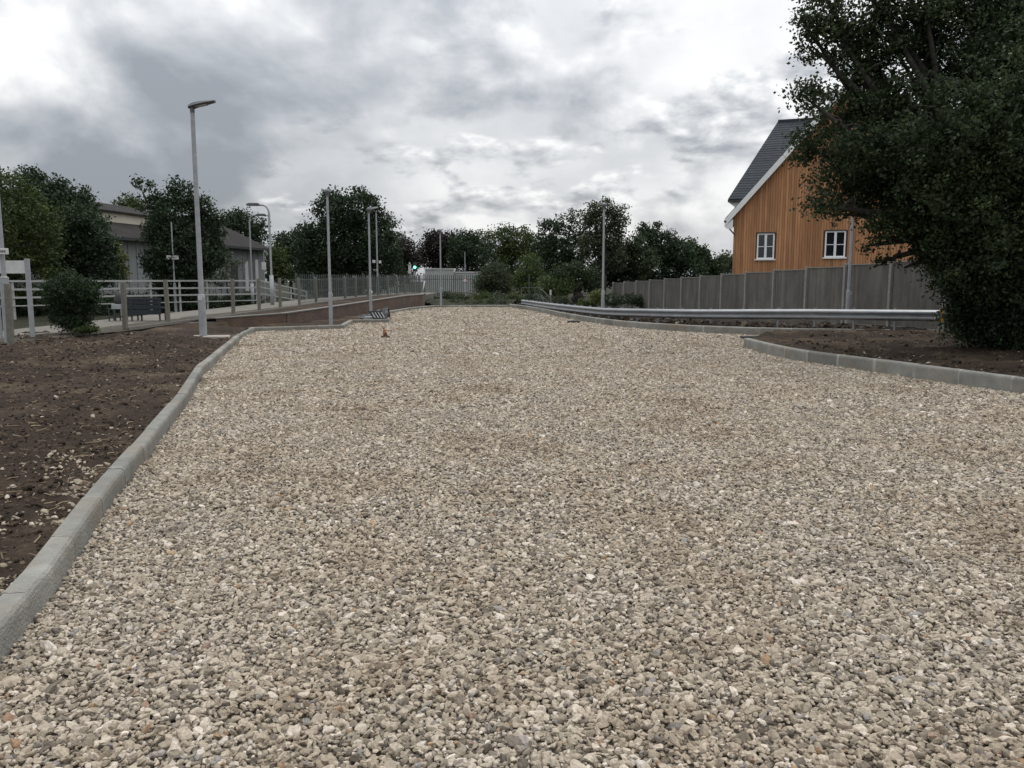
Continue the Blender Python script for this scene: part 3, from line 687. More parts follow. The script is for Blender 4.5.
# the big tree at right
D = 17.5
T = [(1010, 60, 62), (975, -5, 48), (915, 52, 28), (880, 8, 26), (826, 18, 26), (846, 62, 22), (925, 5, 24), (950, 70, 30), (875, 78, 26), (862, 36, 16), (905, 92, 24), (1060, 120, 120), (960, 150, 70), (895, 145, 55), (838, 112, 30), (806, 98, 18), (806, 148, 20), (842, 178, 34),
     (890, 186, 44), (945, 210, 48), (1000, 230, 75), (873, 226, 13), (866, 246, 6), (902, 222, 22), (893, 256, 6), (918, 240, 12), (874, 238, 5), (818, 205, 14), (1090, 250, 100), (1000, -70, 60), (900, -45, 40), (855, 36, 24), (893, 44, 24), (925, 30, 26), (812, 46, 13), (801, 18, 12), (815, -25, 24), (850, -30, 26), (1040, 10, 40), (840, 214, 12), (904, 268, 5), (862, 150, 34), (868, 112, 22), (932, 258, 15), (942, 245, 22), (880, 262, 3.5)]
big = tree('oak_tree', 'huge dark spreading tree overhanging the timber house at the right edge', 'tree', 1002, D, .18, T, 225000, .085, 'oak', 11, r0=.28, clump=.25, shell=.3, twigs=5, per=40, yj=1.3)
tree('shrub', 'dark dense evergreen thicket under the big tree beside the guardrail end', 'shrub', 1000, 17.2, .18, [(1000, 275, 46), (972, 296, 26), (985, 326, 24), (1030, 318, 40), (1060, 270, 60), (950, 262, 24), (1070, 330, 44), (962, 318, 14), (945, 285, 12), (1010, 335, 20), (940, 240, 22), (965, 335, 9), (1045, 345, 14)], 75000, .075, 'deep', 12, r0=.06, clump=.3, shell=.35, twigs=3, per=40, yj=1.0, cr='foliage', tr='stem')

# left group
tree('conifer_hedge_tree', 'tall smooth olive green tree mass at the far left edge', 'tree', -10, 40, 0, [(-25, 225, 62), (20, 235, 42), (-40, 280, 60), (25, 272, 36), (35, 220, 22), (5, 200, 32), (-60, 210, 60)], 42000, .16, 'olive', 21, r0=.25, clump=.35, shell=.6, cr='crown')
tree('ash_tree', 'loose tree with ragged tips rising behind the olive mass at left', 'tree', 55, 52, 0, [(35, 190, 18), (60, 200, 18), (82, 208, 16), (98, 222, 9), (28, 175, 8), (60, 185, 8), (84, 194, 7), (50, 230, 26)], 11000, .2, 'deep', 22, r0=.2, clump=.45, per=18)
tree('shrub', 'large dark bush with a yellowing edge behind the white railing at left', 'shrub', 85, 46, 0, [(80, 240, 28), (60, 262, 26), (95, 262, 24), (78, 215, 14), (108, 245, 9), (50, 235, 20), (108, 275, 12)], 22000, .17, 'deep', 23, r0=.12, clump=.4, cr='foliage', tr='stem')
tree('shrub', 'narrow yellow green shrub against the pale shed wall', 'shrub', 119, 49, 0, [(118, 255, 7, 1, 1, 1.6), (120, 272, 7, 1, 1, 1.4)], 2600, .14, 'yellow', 24, r0=.05, clump=.25, cr='foliage', tr='stem')
tree('sycamore_tree', 'ragged dark tree in front of the long shed behind the first lamp post', 'tree', 178, 44, 0, [(178, 222, 26), (205, 232, 20), (160, 232, 18), (150, 205, 9), (143, 193, 5), (138, 182, 4), (157, 192, 4), (149, 185, 3.5), (183, 196, 14), (176, 186, 7), (200, 205, 12), (160, 205, 10), (185, 255, 30), (212, 255, 16), (155, 262, 14), (218, 222, 7), (178, 275, 30)], 26000, .17, 'deep', 25, r0=.2, clump=.36, per=20)
tree('shrub', 'pale leafless looking bush against the grey shed wall', 'shrub', 228, 62, 0, [(228, 262, 12), (222, 275, 12)], 1100, .18, 'grey', 26, r0=.08, clump=.5, twigs=8, cr='foliage', tr='stem')
tree('broadleaf_tree', 'small green tree showing above the ridge of the long shed', 'tree', 130, 92, 0, [(130, 208, 12), (122, 212, 8), (138, 211, 9)], 2600, .3, 'olive', 27, BG)
tree('broadleaf_tree', 'ragged dark tree behind the far end of the long shed', 'tree', 243, 95, 0, [(240, 224, 14), (232, 220, 9), (255, 228, 8), (262, 222, 5), (225, 228, 8), (256, 236, 9)], 5200, .3, 'deep', 28, BG)
# big round tree centre left
tree('sycamore_tree', 'tall broad dark tree standing alone behind lamp posts left of centre', 'tree', 348, 72, 0, [(345, 215, 22), (362, 212, 20), (332, 208, 16), (345, 250, 40), (318, 245, 26), (378, 245, 24), (330, 195, 7), (352, 193, 8), (366, 200, 9), (380, 220, 12), (318, 212, 8), (390, 224, 7), (375, 265, 30), (320, 268, 28), (305, 238, 10), (345, 275, 35)], 48000, .24, 'deep', 31, BG, r0=.35, clump=.55, per=22)
tree('broadleaf_tree', 'rounded green tree left of the tall broad dark tree', 'tree', 292, 85, 0, [(282, 252, 15), (294, 246, 12), (300, 262, 18), (284, 240, 6), (275, 264, 12), (298, 236, 6)], 8500, .27, 'deep', 32, BG)
tree('broadleaf_tree', 'low olive hedge tree just right of the shed end', 'tree', 272, 80, 0, [(270, 270, 9), (284, 274, 10), (275, 255, 8)], 2600, .25, 'olive', 33, BG)
tree('copper_beech_tree', 'dark purple tree between the tall broad tree and the skyline gap', 'tree', 398, 105, 0, [(396, 248, 17), (408, 252, 12), (385, 245, 12), (398, 268, 18), (414, 262, 8)], 9500, .3, 'copper', 34, BG, clump=.8)
tree('copper_beech_tree', 'round purple tree just right of the skyline gap above the green signal', 'tree', 438, 112, 0, [(436, 246, 15), (444, 240, 11), (430, 258, 12), (446, 262, 14), (432, 238, 7)], 9000, .32, 'copper', 35, BG, clump=.8)
tree('broadleaf_tree', 'pointed dark green tree above the white cabin', 'tree', 466, 108, 0, [(464, 250, 16), (474, 246, 12), (458, 240, 8), (468, 236, 6), (480, 260, 16), (462, 266, 14), (476, 236, 5)], 9000, .3, 'deep', 36, BG)
tree('broadleaf_tree', 'broad flat topped green tree at the centre of the skyline', 'tree', 505, 118, 0, [(500, 246, 18), (518, 244, 16), (535, 248, 16), (488, 240, 10), (508, 236, 9), (525, 235, 8), (515, 265, 24), (495, 265, 18), (545, 262, 18)], 17000, .33, 'olive', 37, BG, r0=.4, clump=.9, shell=.6)
tree('poplar_tree', 'see through tree with bare twiggy top left of the right hand lamp', 'tree', 560, 66, 0, [(552, 232, 13), (566, 226, 12), (544, 248, 14), (560, 252, 18), (580, 235, 12), (575, 256, 16), (548, 225, 6), (590, 222, 8), (540, 268, 14), (565, 272, 18), (575, 213, 6)], 13000, .19, 'deep', 38, BG, clump=.45, twigs=7, per=20)
tree('poplar_tree', 'tall feathery tree rising behind the right hand lamp', 'tree', 604, 62, 0, [(600, 222, 12), (612, 212, 8), (620, 222, 8), (596, 210, 8), (610, 238, 14), (592, 245, 14), (606, 203, 4), (622, 210, 4), (588, 218, 8), (612, 258, 14)], 12000, .18, 'grey', 39, BG, clump=.42, twigs=6, per=20)
tree('broadleaf_tree', 'dark green bushy tree directly behind the left end of the timber fence', 'tree', 625, 64, 0, [(622, 252, 14), (612, 270, 16), (635, 245, 11), (640, 262, 18), (625, 280, 18), (598, 275, 16)], 15000, .19, 'oak', 40, BG, clump=.45)
tree('pine_tree', 'dark domed tree highest behind the timber fence', 'tree', 665, 74, 0, [(650, 240, 12), (662, 246, 16), (645, 230, 7), (656, 229, 6), (678, 256, 16), (660, 268, 20), (640, 272, 14), (690, 272, 16)], 17000, .23, 'deep', 41, BG, clump=.5, shell=.6)
tree('pine_tree', 'lower dark tree between the domed tree and the timber house', 'tree', 700, 78, 0, [(698, 258, 12), (706, 266, 10), (715, 272, 10), (688, 248, 9), (720, 264, 6)], 8000, .23, 'oak', 42, BG, clump=.5)
tree('broadleaf_tree', 'small pale green tree peeping beside the corner of the timber house', 'tree', 728, 90, 0, [(726, 262, 8), (735, 266, 9), (720, 268, 7)], 2800, .27, 'olive', 43, BG)
tree('broadleaf_tree', 'dark trunked tree behind the middle of the guardrail', 'tree', 578, 56, 0, [(575, 275, 12), (560, 278, 12), (590, 280, 12)], 6000, .17, 'oak', 44, BG, r0=.35)
# shrubs in the middle distance
SG = 'shrubs beyond the far edge of the gravel'
tree('shrub', 'rounded dark bush at the right end of the palisade fence', 'shrub', 492, 64, 0, [(492, 278, 12), (484, 286, 10), (503, 284, 11), (498, 270, 8)], 8000, .16, 'grey', 51, SG, r0=.08, cr='foliage', tr='stem')
tree('sapling', 'yellow green young tree right of the rounded dark bush', 'sapling', 526, 60, 0, [(526, 272, 9), (532, 264, 8), (520, 282, 9), (536, 278, 9), (528, 258, 5), (530, 290, 9)], 4600, .15, 'fresh', 52, SG, r0=.06, cr='crown')
tree('shrub', 'green bush behind the far end of the guardrail', 'shrub', 556, 55, 0, [(556, 290, 11), (566, 286, 8), (546, 286, 8)], 4200, .14, 'fresh', 53, SG, r0=.06, cr='foliage', tr='stem')
tree('shrub', 'small yellowish bush just left of the right hand lamp foot', 'shrub', 596, 42, 0, [(596, 297, 6), (600, 293, 4)], 1500, .09, 'yellow', 54, SG, r0=.03, clump=.16, cr='foliage', tr='stem')
tree('shrub', 'low reddish shrub behind the middle of the guardrail', 'shrub', 577, 44, 0, [(575, 299, 4), (580, 298, 4)], 700, .08, 'copper', 55, SG, r0=.03, clump=.16, cr='foliage', tr='stem')
for i, (px, py, rp, D_, kd, n_, lb) in enumerate([
    (447, 297, 7, 57, 'grey', 1400, 'scrubby bush just right of the fourth lamp post'),
    (463, 299, 6, 56, 'olive', 1000, 'low weedy bush left of the round sign post'),
    (482, 298, 8, 57, 'fresh', 1500, 'yellowish low bush right of the round sign post'),
    (502, 299, 9, 57, 'grey', 1800, 'grey green brambles below the rounded dark bush'),
    (516, 299, 8, 56, 'olive', 1500, 'low scrub at the left end of the green railing'),
    (490, 304, 8, 54, 'olive', 900, 'flat weeds on the far bank at centre'),
    (433, 300, 5, 60, 'olive', 800, 'small bush behind the end of the brick wall'),
    (632, 300, 8, 50, 'deep', 1200, 'dark scrub hidden at the left foot of the timber fence')]):
    tree('bush', lb, 'bush', px, D_, .05, [(px, py, rp, 1.3, 1, .8), (px + rp * .8, py + 1, rp * .7)], n_, .12, kd, 60 + i, SG, r0=.03, clump=.28, cr='foliage', tr='stem')
# the round bush on the platform bank
tree('shrub', 'round clipped looking dark bush growing at the fence foot on the left', 'shrub', 73, 20.6, .34, [(72, 292, 20), (60, 290, 15), (85, 290, 14), (72, 310, 18), (70, 278, 9), (60, 306, 12), (86, 304, 12), (90, 296, 8), (52, 294, 9), (66, 321, 12), (80, 321, 11), (58, 316, 9)], 28000, .055, 'deep', 71, r0=.04, clump=.13, shell=.45, per=30, cr='foliage', tr='stem')
tree('bush', 'low grassy weed patch beside the round bush', 'bush', 90, 20.0, .3, [(88, 329, 5, 2.2, 1, .6), (78, 331, 4, 2, 1, .5)], 1800, .05, 'olive', 72, r0=.01, clump=.08, cr='foliage', tr='stem')

HG = 'low dark scrub behind the white railing'
for i, (x0, x1, D_, lb) in enumerate(((-30, 40, 40, 'low dark scrub behind the railing at the far left edge'), (40, 110, 42, 'low dark scrub behind the railing and the round bush'), (105, 165, 44.5, 'low dark scrub behind the railing and benches'), (160, 215, 48, 'low dark scrub behind the railing below the ragged tree'), (212, 262, 52, 'low dark scrub behind the railing in front of the shed doors'))):
    n_ = 6; L0 = [(x0 + (x1 - x0) * (k + .5) / n_, 304 - random.uniform(0, 5) + (3 if k % 2 else 0), (x1 - x0) / n_ * .85, 1, 1, 1.1) for k in range(n_)]
    L0 += [(x0 + (x1 - x0) * (k + .5) / n_, 313, (x1 - x0) / n_ * .8, 1, 1, .7) for k in range(n_)]
    tree('bush', lb, 'bush', (x0 + x1) / 2, D_, -.1, L0, 7000, .13, 'deep', 80 + i, HG, r0=.03, clump=.3, cr='foliage', tr='stem')
for i, (px, py, rp, D_, kd, n_, lb) in enumerate([
    (455, 303, 6, 53, 'grey', 900, 'patchy scrub at the left end of the far kerb'),
    (474, 303, 6, 52.5, 'olive', 900, 'patchy scrub behind the middle of the far kerb'),
    (498, 302, 7, 52.5, 'grey', 1200, 'patchy scrub behind the right end of the far kerb'),
    (535, 301, 8, 51.5, 'deep', 1300, 'dark scrub under the green tube railing'),
    (560, 301, 7, 48, 'grey', 1200, 'scrub right of the white topped post behind the guardrail'),
    (613, 300, 8, 46, 'deep', 1300, 'dark scrub between the right hand lamp and the timber fence'),
    (588, 303, 6, 43, 'olive', 900, 'weedy scrub under the small yellowish bush')]):
    tree('bush', lb, 'bush', px, D_, .1, [(px, py, rp, 1.5, 1, .7), (px + rp, py + 1, rp * .7, 1.3, 1, .7), (px - rp, py + 1, rp * .6, 1.3, 1, .7)], n_, .1, kd, 95 + i, SG, r0=.02, clump=.22, cr='foliage', tr='stem')
# ------------------------------------------------------------------ lamp posts
def lamp(h, label, ryaw, base_d=.1, shaft=.055, bh=1.15, group='new lamp posts round the car park'):
    o = thing('lamp_post', (0, 0, 0), label, 'lamp post', group)
    mb = MB(); mb.tube([(0, 0, -.2), (0, 0, bh - .06), (0, 0, bh), (0, 0, bh + .02)], [base_d, base_d, base_d * .9, shaft * 1.08], 16)
    mb.build('base_section', M['galv'], o, smooth=False)
    mb = MB(); mb.tube([(0, 0, bh), (0, 0, h)], [shaft, shaft * .82], 14, caps=False); mb.build('shaft', M['galv'], o, smooth=True)
    mb = MB(); mb.box((0, -base_d + .004, .55), (base_d * .9, .02, .42)); mb.build('access_door', M['galv'], o, bevel=.004)
    mb = MB(); mb.box((0, -base_d - .004, bh - .08), (.1, .012, .11)); mb.build('number_plate', M['white'], o)
    mb = MB(); mb.tube([(0, 0, h - .1), (0, 0, h + .05)], .06, 10); mb.tube([(0, 0, h + .0), (.14, 0, h + .06)], .035, 8); mb.build('bracket', M['head'], o, smooth=False)
    # head: tapered flat LED body along +x
    vs = []
    for x, w, t in ((-.09, .07, .05), (.02, .12, .075), (.2, .15, .07), (.42, .13, .045), (.6, .08, .022)):
        zc = h + .06 + (x) * .22
        vs += [(x, -w, zc), (x, -w * .6, zc + t), (x, w * .6, zc + t), (x, w, zc), (x, w * .7, zc - .03), (x, -w * .7, zc - .03)]
    fs = [tuple(range(5, -1, -1)), tuple(range(24, 30))]
    for i in range(4):
        for k in range(6): fs.append((i * 6 + k, i * 6 + (k + 1) % 6, (i + 1) * 6 + (k + 1) % 6, (i + 1) * 6 + k))
    mb = MB(); mb.add(vs, fs); hd = mb.build('lamp_head', M['head'], o)
    mb = MB(); mb.box((.24, 0, h + .06 + .24 * .22 - .038), (.3, .17, .012), ry=-math.atan(.22)); mb.build('lens', M['lens'], hd)
    o.rotation_euler.z = ryaw; return o
l1 = lamp(5.95, 'tallest nearest galvanised lamp post on the left soil verge', 0, .098, .066)
def setl(o, px, py, z): x, y = gp(px, py, z); o.location = (x, y, z)
setl(l1, 203.5, 338, .13)
l5 = lamp(4.56, 'slim lamp post just inside the kerb left of the tall broad tree', R(95), .066, .048)
l5.location = (xat(331, 28.3, .1), 28.3, .1)
spec = [(371, 35.2, 'lamp post beside the black slatted grate in the kerb recess', R(62), 0.1),
        (441, 50.4, 'farthest lamp post standing at the end of the brick wall', R(100), .12),
        (602.5, 33.2, 'lamp post behind the curved guardrail in front of the feathery tree', R(105), .1),
        (846.5, 25.6, 'lamp post in front of the timber house half hidden by leaves', R(95), .2)]
for px, Y, lb, yaw, z in spec:
    c = copy_tree(l5); c['label'] = lb; c.location = (xat(px, Y, z), Y, z); c.rotation_euler.z = yaw
mb = MB(); x, y = gp(203.5, 338, .13)
for k in range(1): mb.add([(x - .5 , y - .3, .10), (x - .1, y - .42, .10), (x + .75, y - .12, .10), (x + .6, y + .35, .10), (x - .5, y + .3, .10), (x - .5, y - .3, .185), (x - .1, y - .42, .19), (x + .72, y - .12, .185), (x + .6, y + .35, .19), (x - .5, y + .3, .19)],
    [(5, 6, 7, 8, 9), (0, 1, 6, 5), (1, 2, 7, 6), (2, 3, 8, 7), (3, 4, 9, 8), (4, 0, 5, 9)])
tag(mb.build('concrete_pad', M['pad'], bevel=.02), 'rough pale concrete pad round the foot of the nearest lamp', 'concrete pad')

# old platform lamps with swan neck
def swan(px, D_, zb, ytop, dirx, label, r=.05):
    x = xat(px, D_, 3); h = zat(ytop, D_) - zb
    o = thing('platform_lamp', (x, D_, zb), label, 'platform lamp', 'swan neck lamps on the platform')
    Z = zb; mb = MB(); mb.tube([(x, D_, Z - .1), (x, D_, Z + 1.4)], r * 1.9, 12); mb.build('base_section', M['galv'], o, smooth=True)
    a = [(x, D_, Z + 1.35), (x, D_, Z + h - .45)] + [(x + dirx * .3 * (1 - math.cos(t)), D_, Z + h - .45 + .4 * math.sin(t)) for t in (.4, .8, 1.2, 1.57)] + [(x + dirx * .46, D_, Z + h - .05)]
    mb = MB(); mb.tube(a, [r] * 2 + [r * .8] * 5, 10, caps=False); mb.build('shaft', M['galv'], o, smooth=True)
    mb = MB(); cx = x + dirx * .72; mb.box((cx, D_, Z + h - .03), (.6, .24, .09)); mb.box((cx, D_, Z + h + .03), (.48, .16, .04)); hd = mb.build('lamp_head', M['head'], o, bevel=.03)
    mb = MB(); mb.box((cx, D_, Z + h - .08), (.42, .18, .014)); mb.build('lens', M['lens'], hd)
    return o
swan(270.5, 38, .52, 204, -1, 'taller swan neck platform lamp with its arm to the left')
swan(251, 50, .1, 214.5, 1, 'swan neck platform lamp by the shed end with its arm to the right')

# ------------------------------------------------------------------ name-board poles / signs
def sign_pole(px, D_, zb, ytop, label, boards, r=.04, lower=1.4, cat='sign post', name='sign_post', tilt=0):
    x = xat(px, D_, 2); zt = zat(ytop, D_); o = thing(name, (x, D_, zb), label, cat)
    mb = MB(); mb.tube([(x, D_, zb - .1), (x, D_, zb + lower), (x, D_, zb + lower + .02), (x, D_, zt)], [r * 1.8, r * 1.8, r, r * .8], 10); mb.build('pole', M['galv'], o)
    for (bx, by, w, h_, txt) in boards:
        cx = xat(bx, D_, 2); cz = zat(by, D_); mb = MB(); mb.box((cx, D_ - r * 1.3 - .02, cz), (w, .03, h_)); b = mb.build('sign_board', M['white'], o, bevel=.006)
        if txt:
            mb = MB(); n = txt; k = w * .72 / n
            for i in range(n): mb.box((cx - w * .36 + (i + .5) * k, D_ - r * 1.3 - .0375, cz), (k * .6, .004, h_ * .34))
            mb.build('lettering', M['dark'], b)
    return o
sign_pole(174, 42, .1, 222, 'thin pole with a small white name board in front of the ragged tree', [(174, 257.5, .62, .2, 7)])
sign_pole(3, 17.6, .38, 60, 'grey lamp column with a white name board at the far left edge', [(4, 251.5, .34, .13, 6)], r=.05, lower=1.35)
sign_pole(377.5, 60, .3, 213, 'tall thin pole with two white boxes behind the third lamp post', [(374.5, 261.5, .22, .2, 0), (380.5, 262, .2, .2, 0)], r=.06)
sign_pole(410, 86, .3, 262, 'short post with a pale plate left of the green signal', [(410, 269, .3, 1.0, 0), (410, 264, .18, .25, 0)], r=.05, lower=.6)
sp_ = sign_pole(465, 60, .2, 252, 'thin post with a round white and red sign on the far bank', [], r=.035, lower=.1)
xs_ = sp_.location.x; zc = zat(280.5, 60)
mb = MB(); mb.tube([(xs_, 59.93, zc), (xs_, 59.9, zc)], .17, 20); b = mb.build('sign_board', M['orange'], sp_); mb = MB(); mb.tube([(xs_, 59.9, zc), (xs_, 59.885, zc)], .125, 20); mb.build('sign_face', M['white'], b)
# pole near shed door
sign_pole(264.5, 55, .1, 252, 'thin grey post with a blue white notice near the shed doors', [(264.5, 266, .3, .5, 0)], r=.03, lower=.2)

# white board on two legs
D_ = 19.2
o = thing('notice_board', (xat(16, D_), D_, .36), 'blank white board on two grey legs at the far left', 'notice board')
za, zb_ = zat(260.7, D_), zat(273.5, D_); xa, xb = xat(-2, D_, 2), xat(26.5, D_, 2)
mb = MB(); mb.box(((xa + xb) / 2, D_, (za + zb_) / 2), (xb - xa, .035, za - zb_)); mb.build('board', M['white'], o, bevel=.005)
for px in (-4, 29):
    mb = MB(); x = xat(px, D_, 1.5); mb.box((x, D_ + .0, (za + .3) / 2 + .02), (.1, .07, za - .25)); mb.build('leg', M['galv'], o, bevel=.008)

# signal
D_ = 90; o = thing('rail_signal', (xat(415.5, D_), D_, .2), 'green lit railway signal on a thin post', 'signal')
x = o.location.x; zc = zat(267.5, D_)
mb = MB(); mb.tube([(x, D_, 0), (x, D_, zc)], .06, 8); mb.build('post', M['galv'], o)
mb = MB(); mb.box((x, D_ - .1, zc + .1), (.42, .22, .95)); mb.tube([(x, D_ - .2, zc + .02), (x, D_ - .42, zc + .02)], [.17, .19], 16, caps=False); mb.build('signal_head', M['dark'], o)
mb = MB(); mb.tube([(x, D_ - .215, zc + .02), (x, D_ - .23, zc + .02)], .145, 16); mb.build('lit_lens', M['green'], o)

# ------------------------------------------------------------------ concrete post and wire fence
posts = [(-45, 15.2, 284), (9, 17.4, 283.5), (124, 22.4, 282), (167, 24.8, 279.8), (203, 27.1, 279.5), (233, 29.5, 279), (259, 31.9, 278.6), (280, 34.2, 278), (299, 36.6, 277.7), (316, 39, 277.5), (331, 41, 277), (345, 43.3, 276.4), (356, 45.5, 276), (368, 47.5, 276), (378, 49.5, 275.8), (388, 51.5, 275.6), (397, 53.5, 275.4), (405, 55.5, 275.2), (413, 57.5, 275.2), (420, 59.5, 275.2)]
fr = thing('post_fence', (xat(124, 22.4), 22.4, .27), 'concrete post and wire fence along the edge of the platform path', 'fence')
tops = []
for px, Y, ty in posts:
    zt = zat(ty, Y); x = xat(px, Y, 1); zb = zf_(Y)
    mb = MB(); mb.box((x, Y, (zb + zt) / 2 - .1), (.115, .11, zt - zb + .2), rz=random.uniform(-.1, .1), ry=random.uniform(-.02, .02)); mb.build('fence_post', M['cpost'], fr, bevel=.012)
    tops.append(Vector((x, Y, zt)))
mb = MB()
for i in range(7, len(tops) - 1):
    a, b = tops[i], tops[i + 1]; za, zb = zf_(a.y), zf_(b.y)
    for f in (.12, .5, .93):
        mb.tube([(a.x, a.y - .05, za + (a.z - za) * f), (b.x, b.y - .05, zb + (b.z - zb) * f)], .006, 4)
    if i >= 8:
        nn = 26
        for k in range(nn):
            for s in (0, 1):
                f0, f1 = (k / nn, min(1, (k + 4) / nn)); p = a.lerp(b, f0); q = a.lerp(b, f1)
                zp, zq = zf_(p.y), zf_(q.y); h1 = (p.z - zp) * .93; h2 = (q.z - zq) * .93
                p1 = Vector((p.x, p.y - .05, zp + (h1 if s else .08))); q1 = Vector((q.x, q.y - .05, zq + (.08 if s else h2)))
                mb.tube([p1, q1], .0035, 3, caps=False)
mb.build('wire', M['palisade'], fr)
mb = MB()
for i in range(2, len(tops) - 1):
    a, b = tops[i], tops[i + 1]; mb.bar((a.x + .07, a.y, zf_(a.y) + .03), (b.x + .07, b.y, zf_(b.y) + .03), .06, .12)
mb.build('gravel_board', M['coping'], fr)

# white four-rail railing
wl = [(xat(-30, 34, 1.6), 34), (xat(256, 46, 1.6), 46)]
M['railwhite'] = mat('weathered_white_paint', (.44, .44, .42), (.34, .34, .32), scale=5, rough=.6, bump=.05)
wr_ = thing('white_railing', (*wl[0], 0), 'white four rail railing beyond the platform', 'railing')
A_ = Vector((*wl[0], 0)); B_ = Vector((*wl[1], 0)); n = 9
for k in range(4):
    mb = MB(); z = 1.64 - .36 * k + .0; mb.bar(A_ + Vector((0, 0, z)), B_ + Vector((0, 0, z + (.03 if k == 0 else 0))), .05, .085 if k < 3 else .05); mb.build('rail', M['railwhite'], wr_)
for k in range(n + 1):
    p = A_.lerp(B_, k / n); mb = MB(); mb.box((p.x, p.y + .06, .8), (.08, .07, 1.68)); mb.build('railing_post', M['railwhite'], wr_)
rr_ = thing('ramp_railing', (xat(256, 46), 46, 0), 'white railing sloping down the ramp right of the swan neck lamp', 'railing')
a = Vector((xat(257, 46.2, 1.6), 46.2, 0)); b = Vector((xat(306, 50, 1.2), 50, 0))
for k in range(3):
    mb = MB(); mb.bar(a + Vector((0, 0, 1.72 - .38 * k)), b + Vector((0, 0, 1.02 - .32 * k)), .05, .07); mb.build('rail', M['railwhite'], rr_)
for k in range(4):
    p = a.lerp(b, k / 3); zt = 1.75 - .7 * k / 3; mb = MB(); mb.box((p.x, p.y + .06, zt / 2), (.07, .07, zt)); mb.build('railing_post', M['railwhite'], rr_)

# platform benches
D_ = 26.3; zb = zf_(26.3) + .02
xa, xb = xat(126.5, D_, 1), xat(161, D_, 1)
o = thing('platform_bench', ((xa + xb) / 2, D_, zb), 'navy slatted bench seen from behind on the platform path', 'bench')
mb = MB()
zt = zat(297.5, D_)
for k in range(4):
    hh = (.1, .1, .16, .16)[k]; zc = zt - (.06, .17, .31, .48)[k]; mb.box(((xa + xb) / 2, D_ - .02 * k, zc), (xb - xa, .03, hh - .012), rx=.08)
mb.build('backrest', M['navy'], o, bevel=.004)
mb = MB()
for k in range(4): mb.box(((xa + xb) / 2, D_ + .1 + .1 * k, zb + .44), (xb - xa, .085, .03))
mb.build('seat', M['navy'], o)
for px in (131, 159):
    x = xat(px, D_, 1)
    mb = MB(); mb.bar((x, D_, zb - .05), (x, D_ - .02, zt - .1), .04, .04, up=(0, 1, 0)); mb.bar((x, D_ + .42, zb - .05), (x, D_ + .42, zb + .44), .04, .04, up=(0, 1, 0)); mb.bar((x, D_, zb + .41), (x, D_ + .42, zb + .41), .04, .04); mb.build('leg', M['dark'], o)
x = xat(138, D_, 1); mb = MB(); mb.bar((x, D_ + .2, zb - .05), (x, D_ + .2, zb + .43), .04, .04, up=(0, 1, 0)); mb.build('leg', M['dark'], o)
xa, xb = xat(104, D_ , 1), xat(121.5, D_, 1)
o = thing('platform_bench', ((xa + xb) / 2, D_ + .3, zb), 'small seat with a pale metal edge left of the navy bench', 'seat')
mb = MB(); mb.box(((xa + xb) / 2 + .1, D_ + .25, zb + .43), (xb - xa - .2, .4, .05)); mb.box((xat(116, D_, 1), D_ + .02, zb + .47), (.34, .04, .16)); mb.build('seat', M['galv'], o, bevel=.01)
for px in (106.5, 113, 120):
    mb = MB(); x = xat(px, D_, 1); mb.bar((x, D_ + .1, zb - .05), (x, D_ + .1, zb + .42), .035, .035, up=(0, 1, 0)); mb.bar((x, D_ + .42, zb - .05), (x, D_ + .42, zb + .42), .035, .035, up=(0, 1, 0)); mb.bar((x, D_ + .1, zb + .39), (x, D_ + .42, zb + .39), .035, .035); mb.build('leg', M['dark'], o)
o2 = thing('dark_bag', (xat(115.5, D_, 1), D_ + .28, zb + .46), 'dark rounded bag resting on the small platform seat', 'bag')
import bmesh
bm = bmesh.new(); bmesh.ops.create_icosphere(bm, subdivisions=3, radius=1)
for v in bm.verts:
    c = v.co; c.x *= .19 * (1 - .18 * max(0, c.z)); c.y *= .13; c.z = c.z * .24 + .24
    c += Vector((fb(c.x * 9, c.z * 9, 1), fb(c.z * 9, c.y * 9, 1), 0)) * .02
me = bpy.data.meshes.new('bag_body'); bm.to_mesh(me); bm.free(); me.shade_smooth(); me.materials.append(M['dark']); ob = bpy.data.objects.new('bag_body', me); COL.objects.link(ob); ob.parent = o2
mb = MB(); lx, ly, lz = o2.location; mb.tube([(lx - .06, ly - .1, lz + .4), (lx - .04, ly - .12, lz + .5), (lx + .04, ly - .12, lz + .5), (lx + .06, ly - .1, lz + .4)], .012, 6); mb.build('handle', M['head'], o2)

# ------------------------------------------------------------------ long shed at left
dv = Vector((.196, .981, 0)); nv = Vector((-.981, .196, 0)); P0 = Vector((-28.2, 50, 0))
def S(s, off, z): p = P0 + dv * s + nv * off; return Vector((p.x, p.y, z))
sh = thing('long_shed', tuple(S(5, 5, 0)), 'long grey shed with dark sheet roof behind the white railing', 'shed')
s0, s1 = -22, 26
mb = MB(); mb.add([S(s0, 0, -.3), S(s1, 0, -.3), S(s1, 0, 4.7), S(s0, 0, 4.7), S(s0, 10.6, -.3), S(s1, 10.6, -.3), S(s1, 10.6, 4.7), S(s0, 10.6, 4.7), S(s1, 5.3, 7.15), S(s0, 5.3, 7.15)],
    [(1, 0, 3, 2), (4, 5, 6, 7), (1, 2, 8, 6, 5), (0, 4, 7, 9, 3)]); wl_ = mb.build('wall', M['wallgrey'], sh)
for k in range(20):
    pass
mb = MB()
for k in range(int((s1 - s0) / .9)): mb.bar(S(s0 + k * .9, -.03, 0), S(s0 + k * .9, -.03, 4.6), .07, .05, up=tuple(nv))
mb.build('wall_rib', M['wallgrey'], sh)
mb = MB()
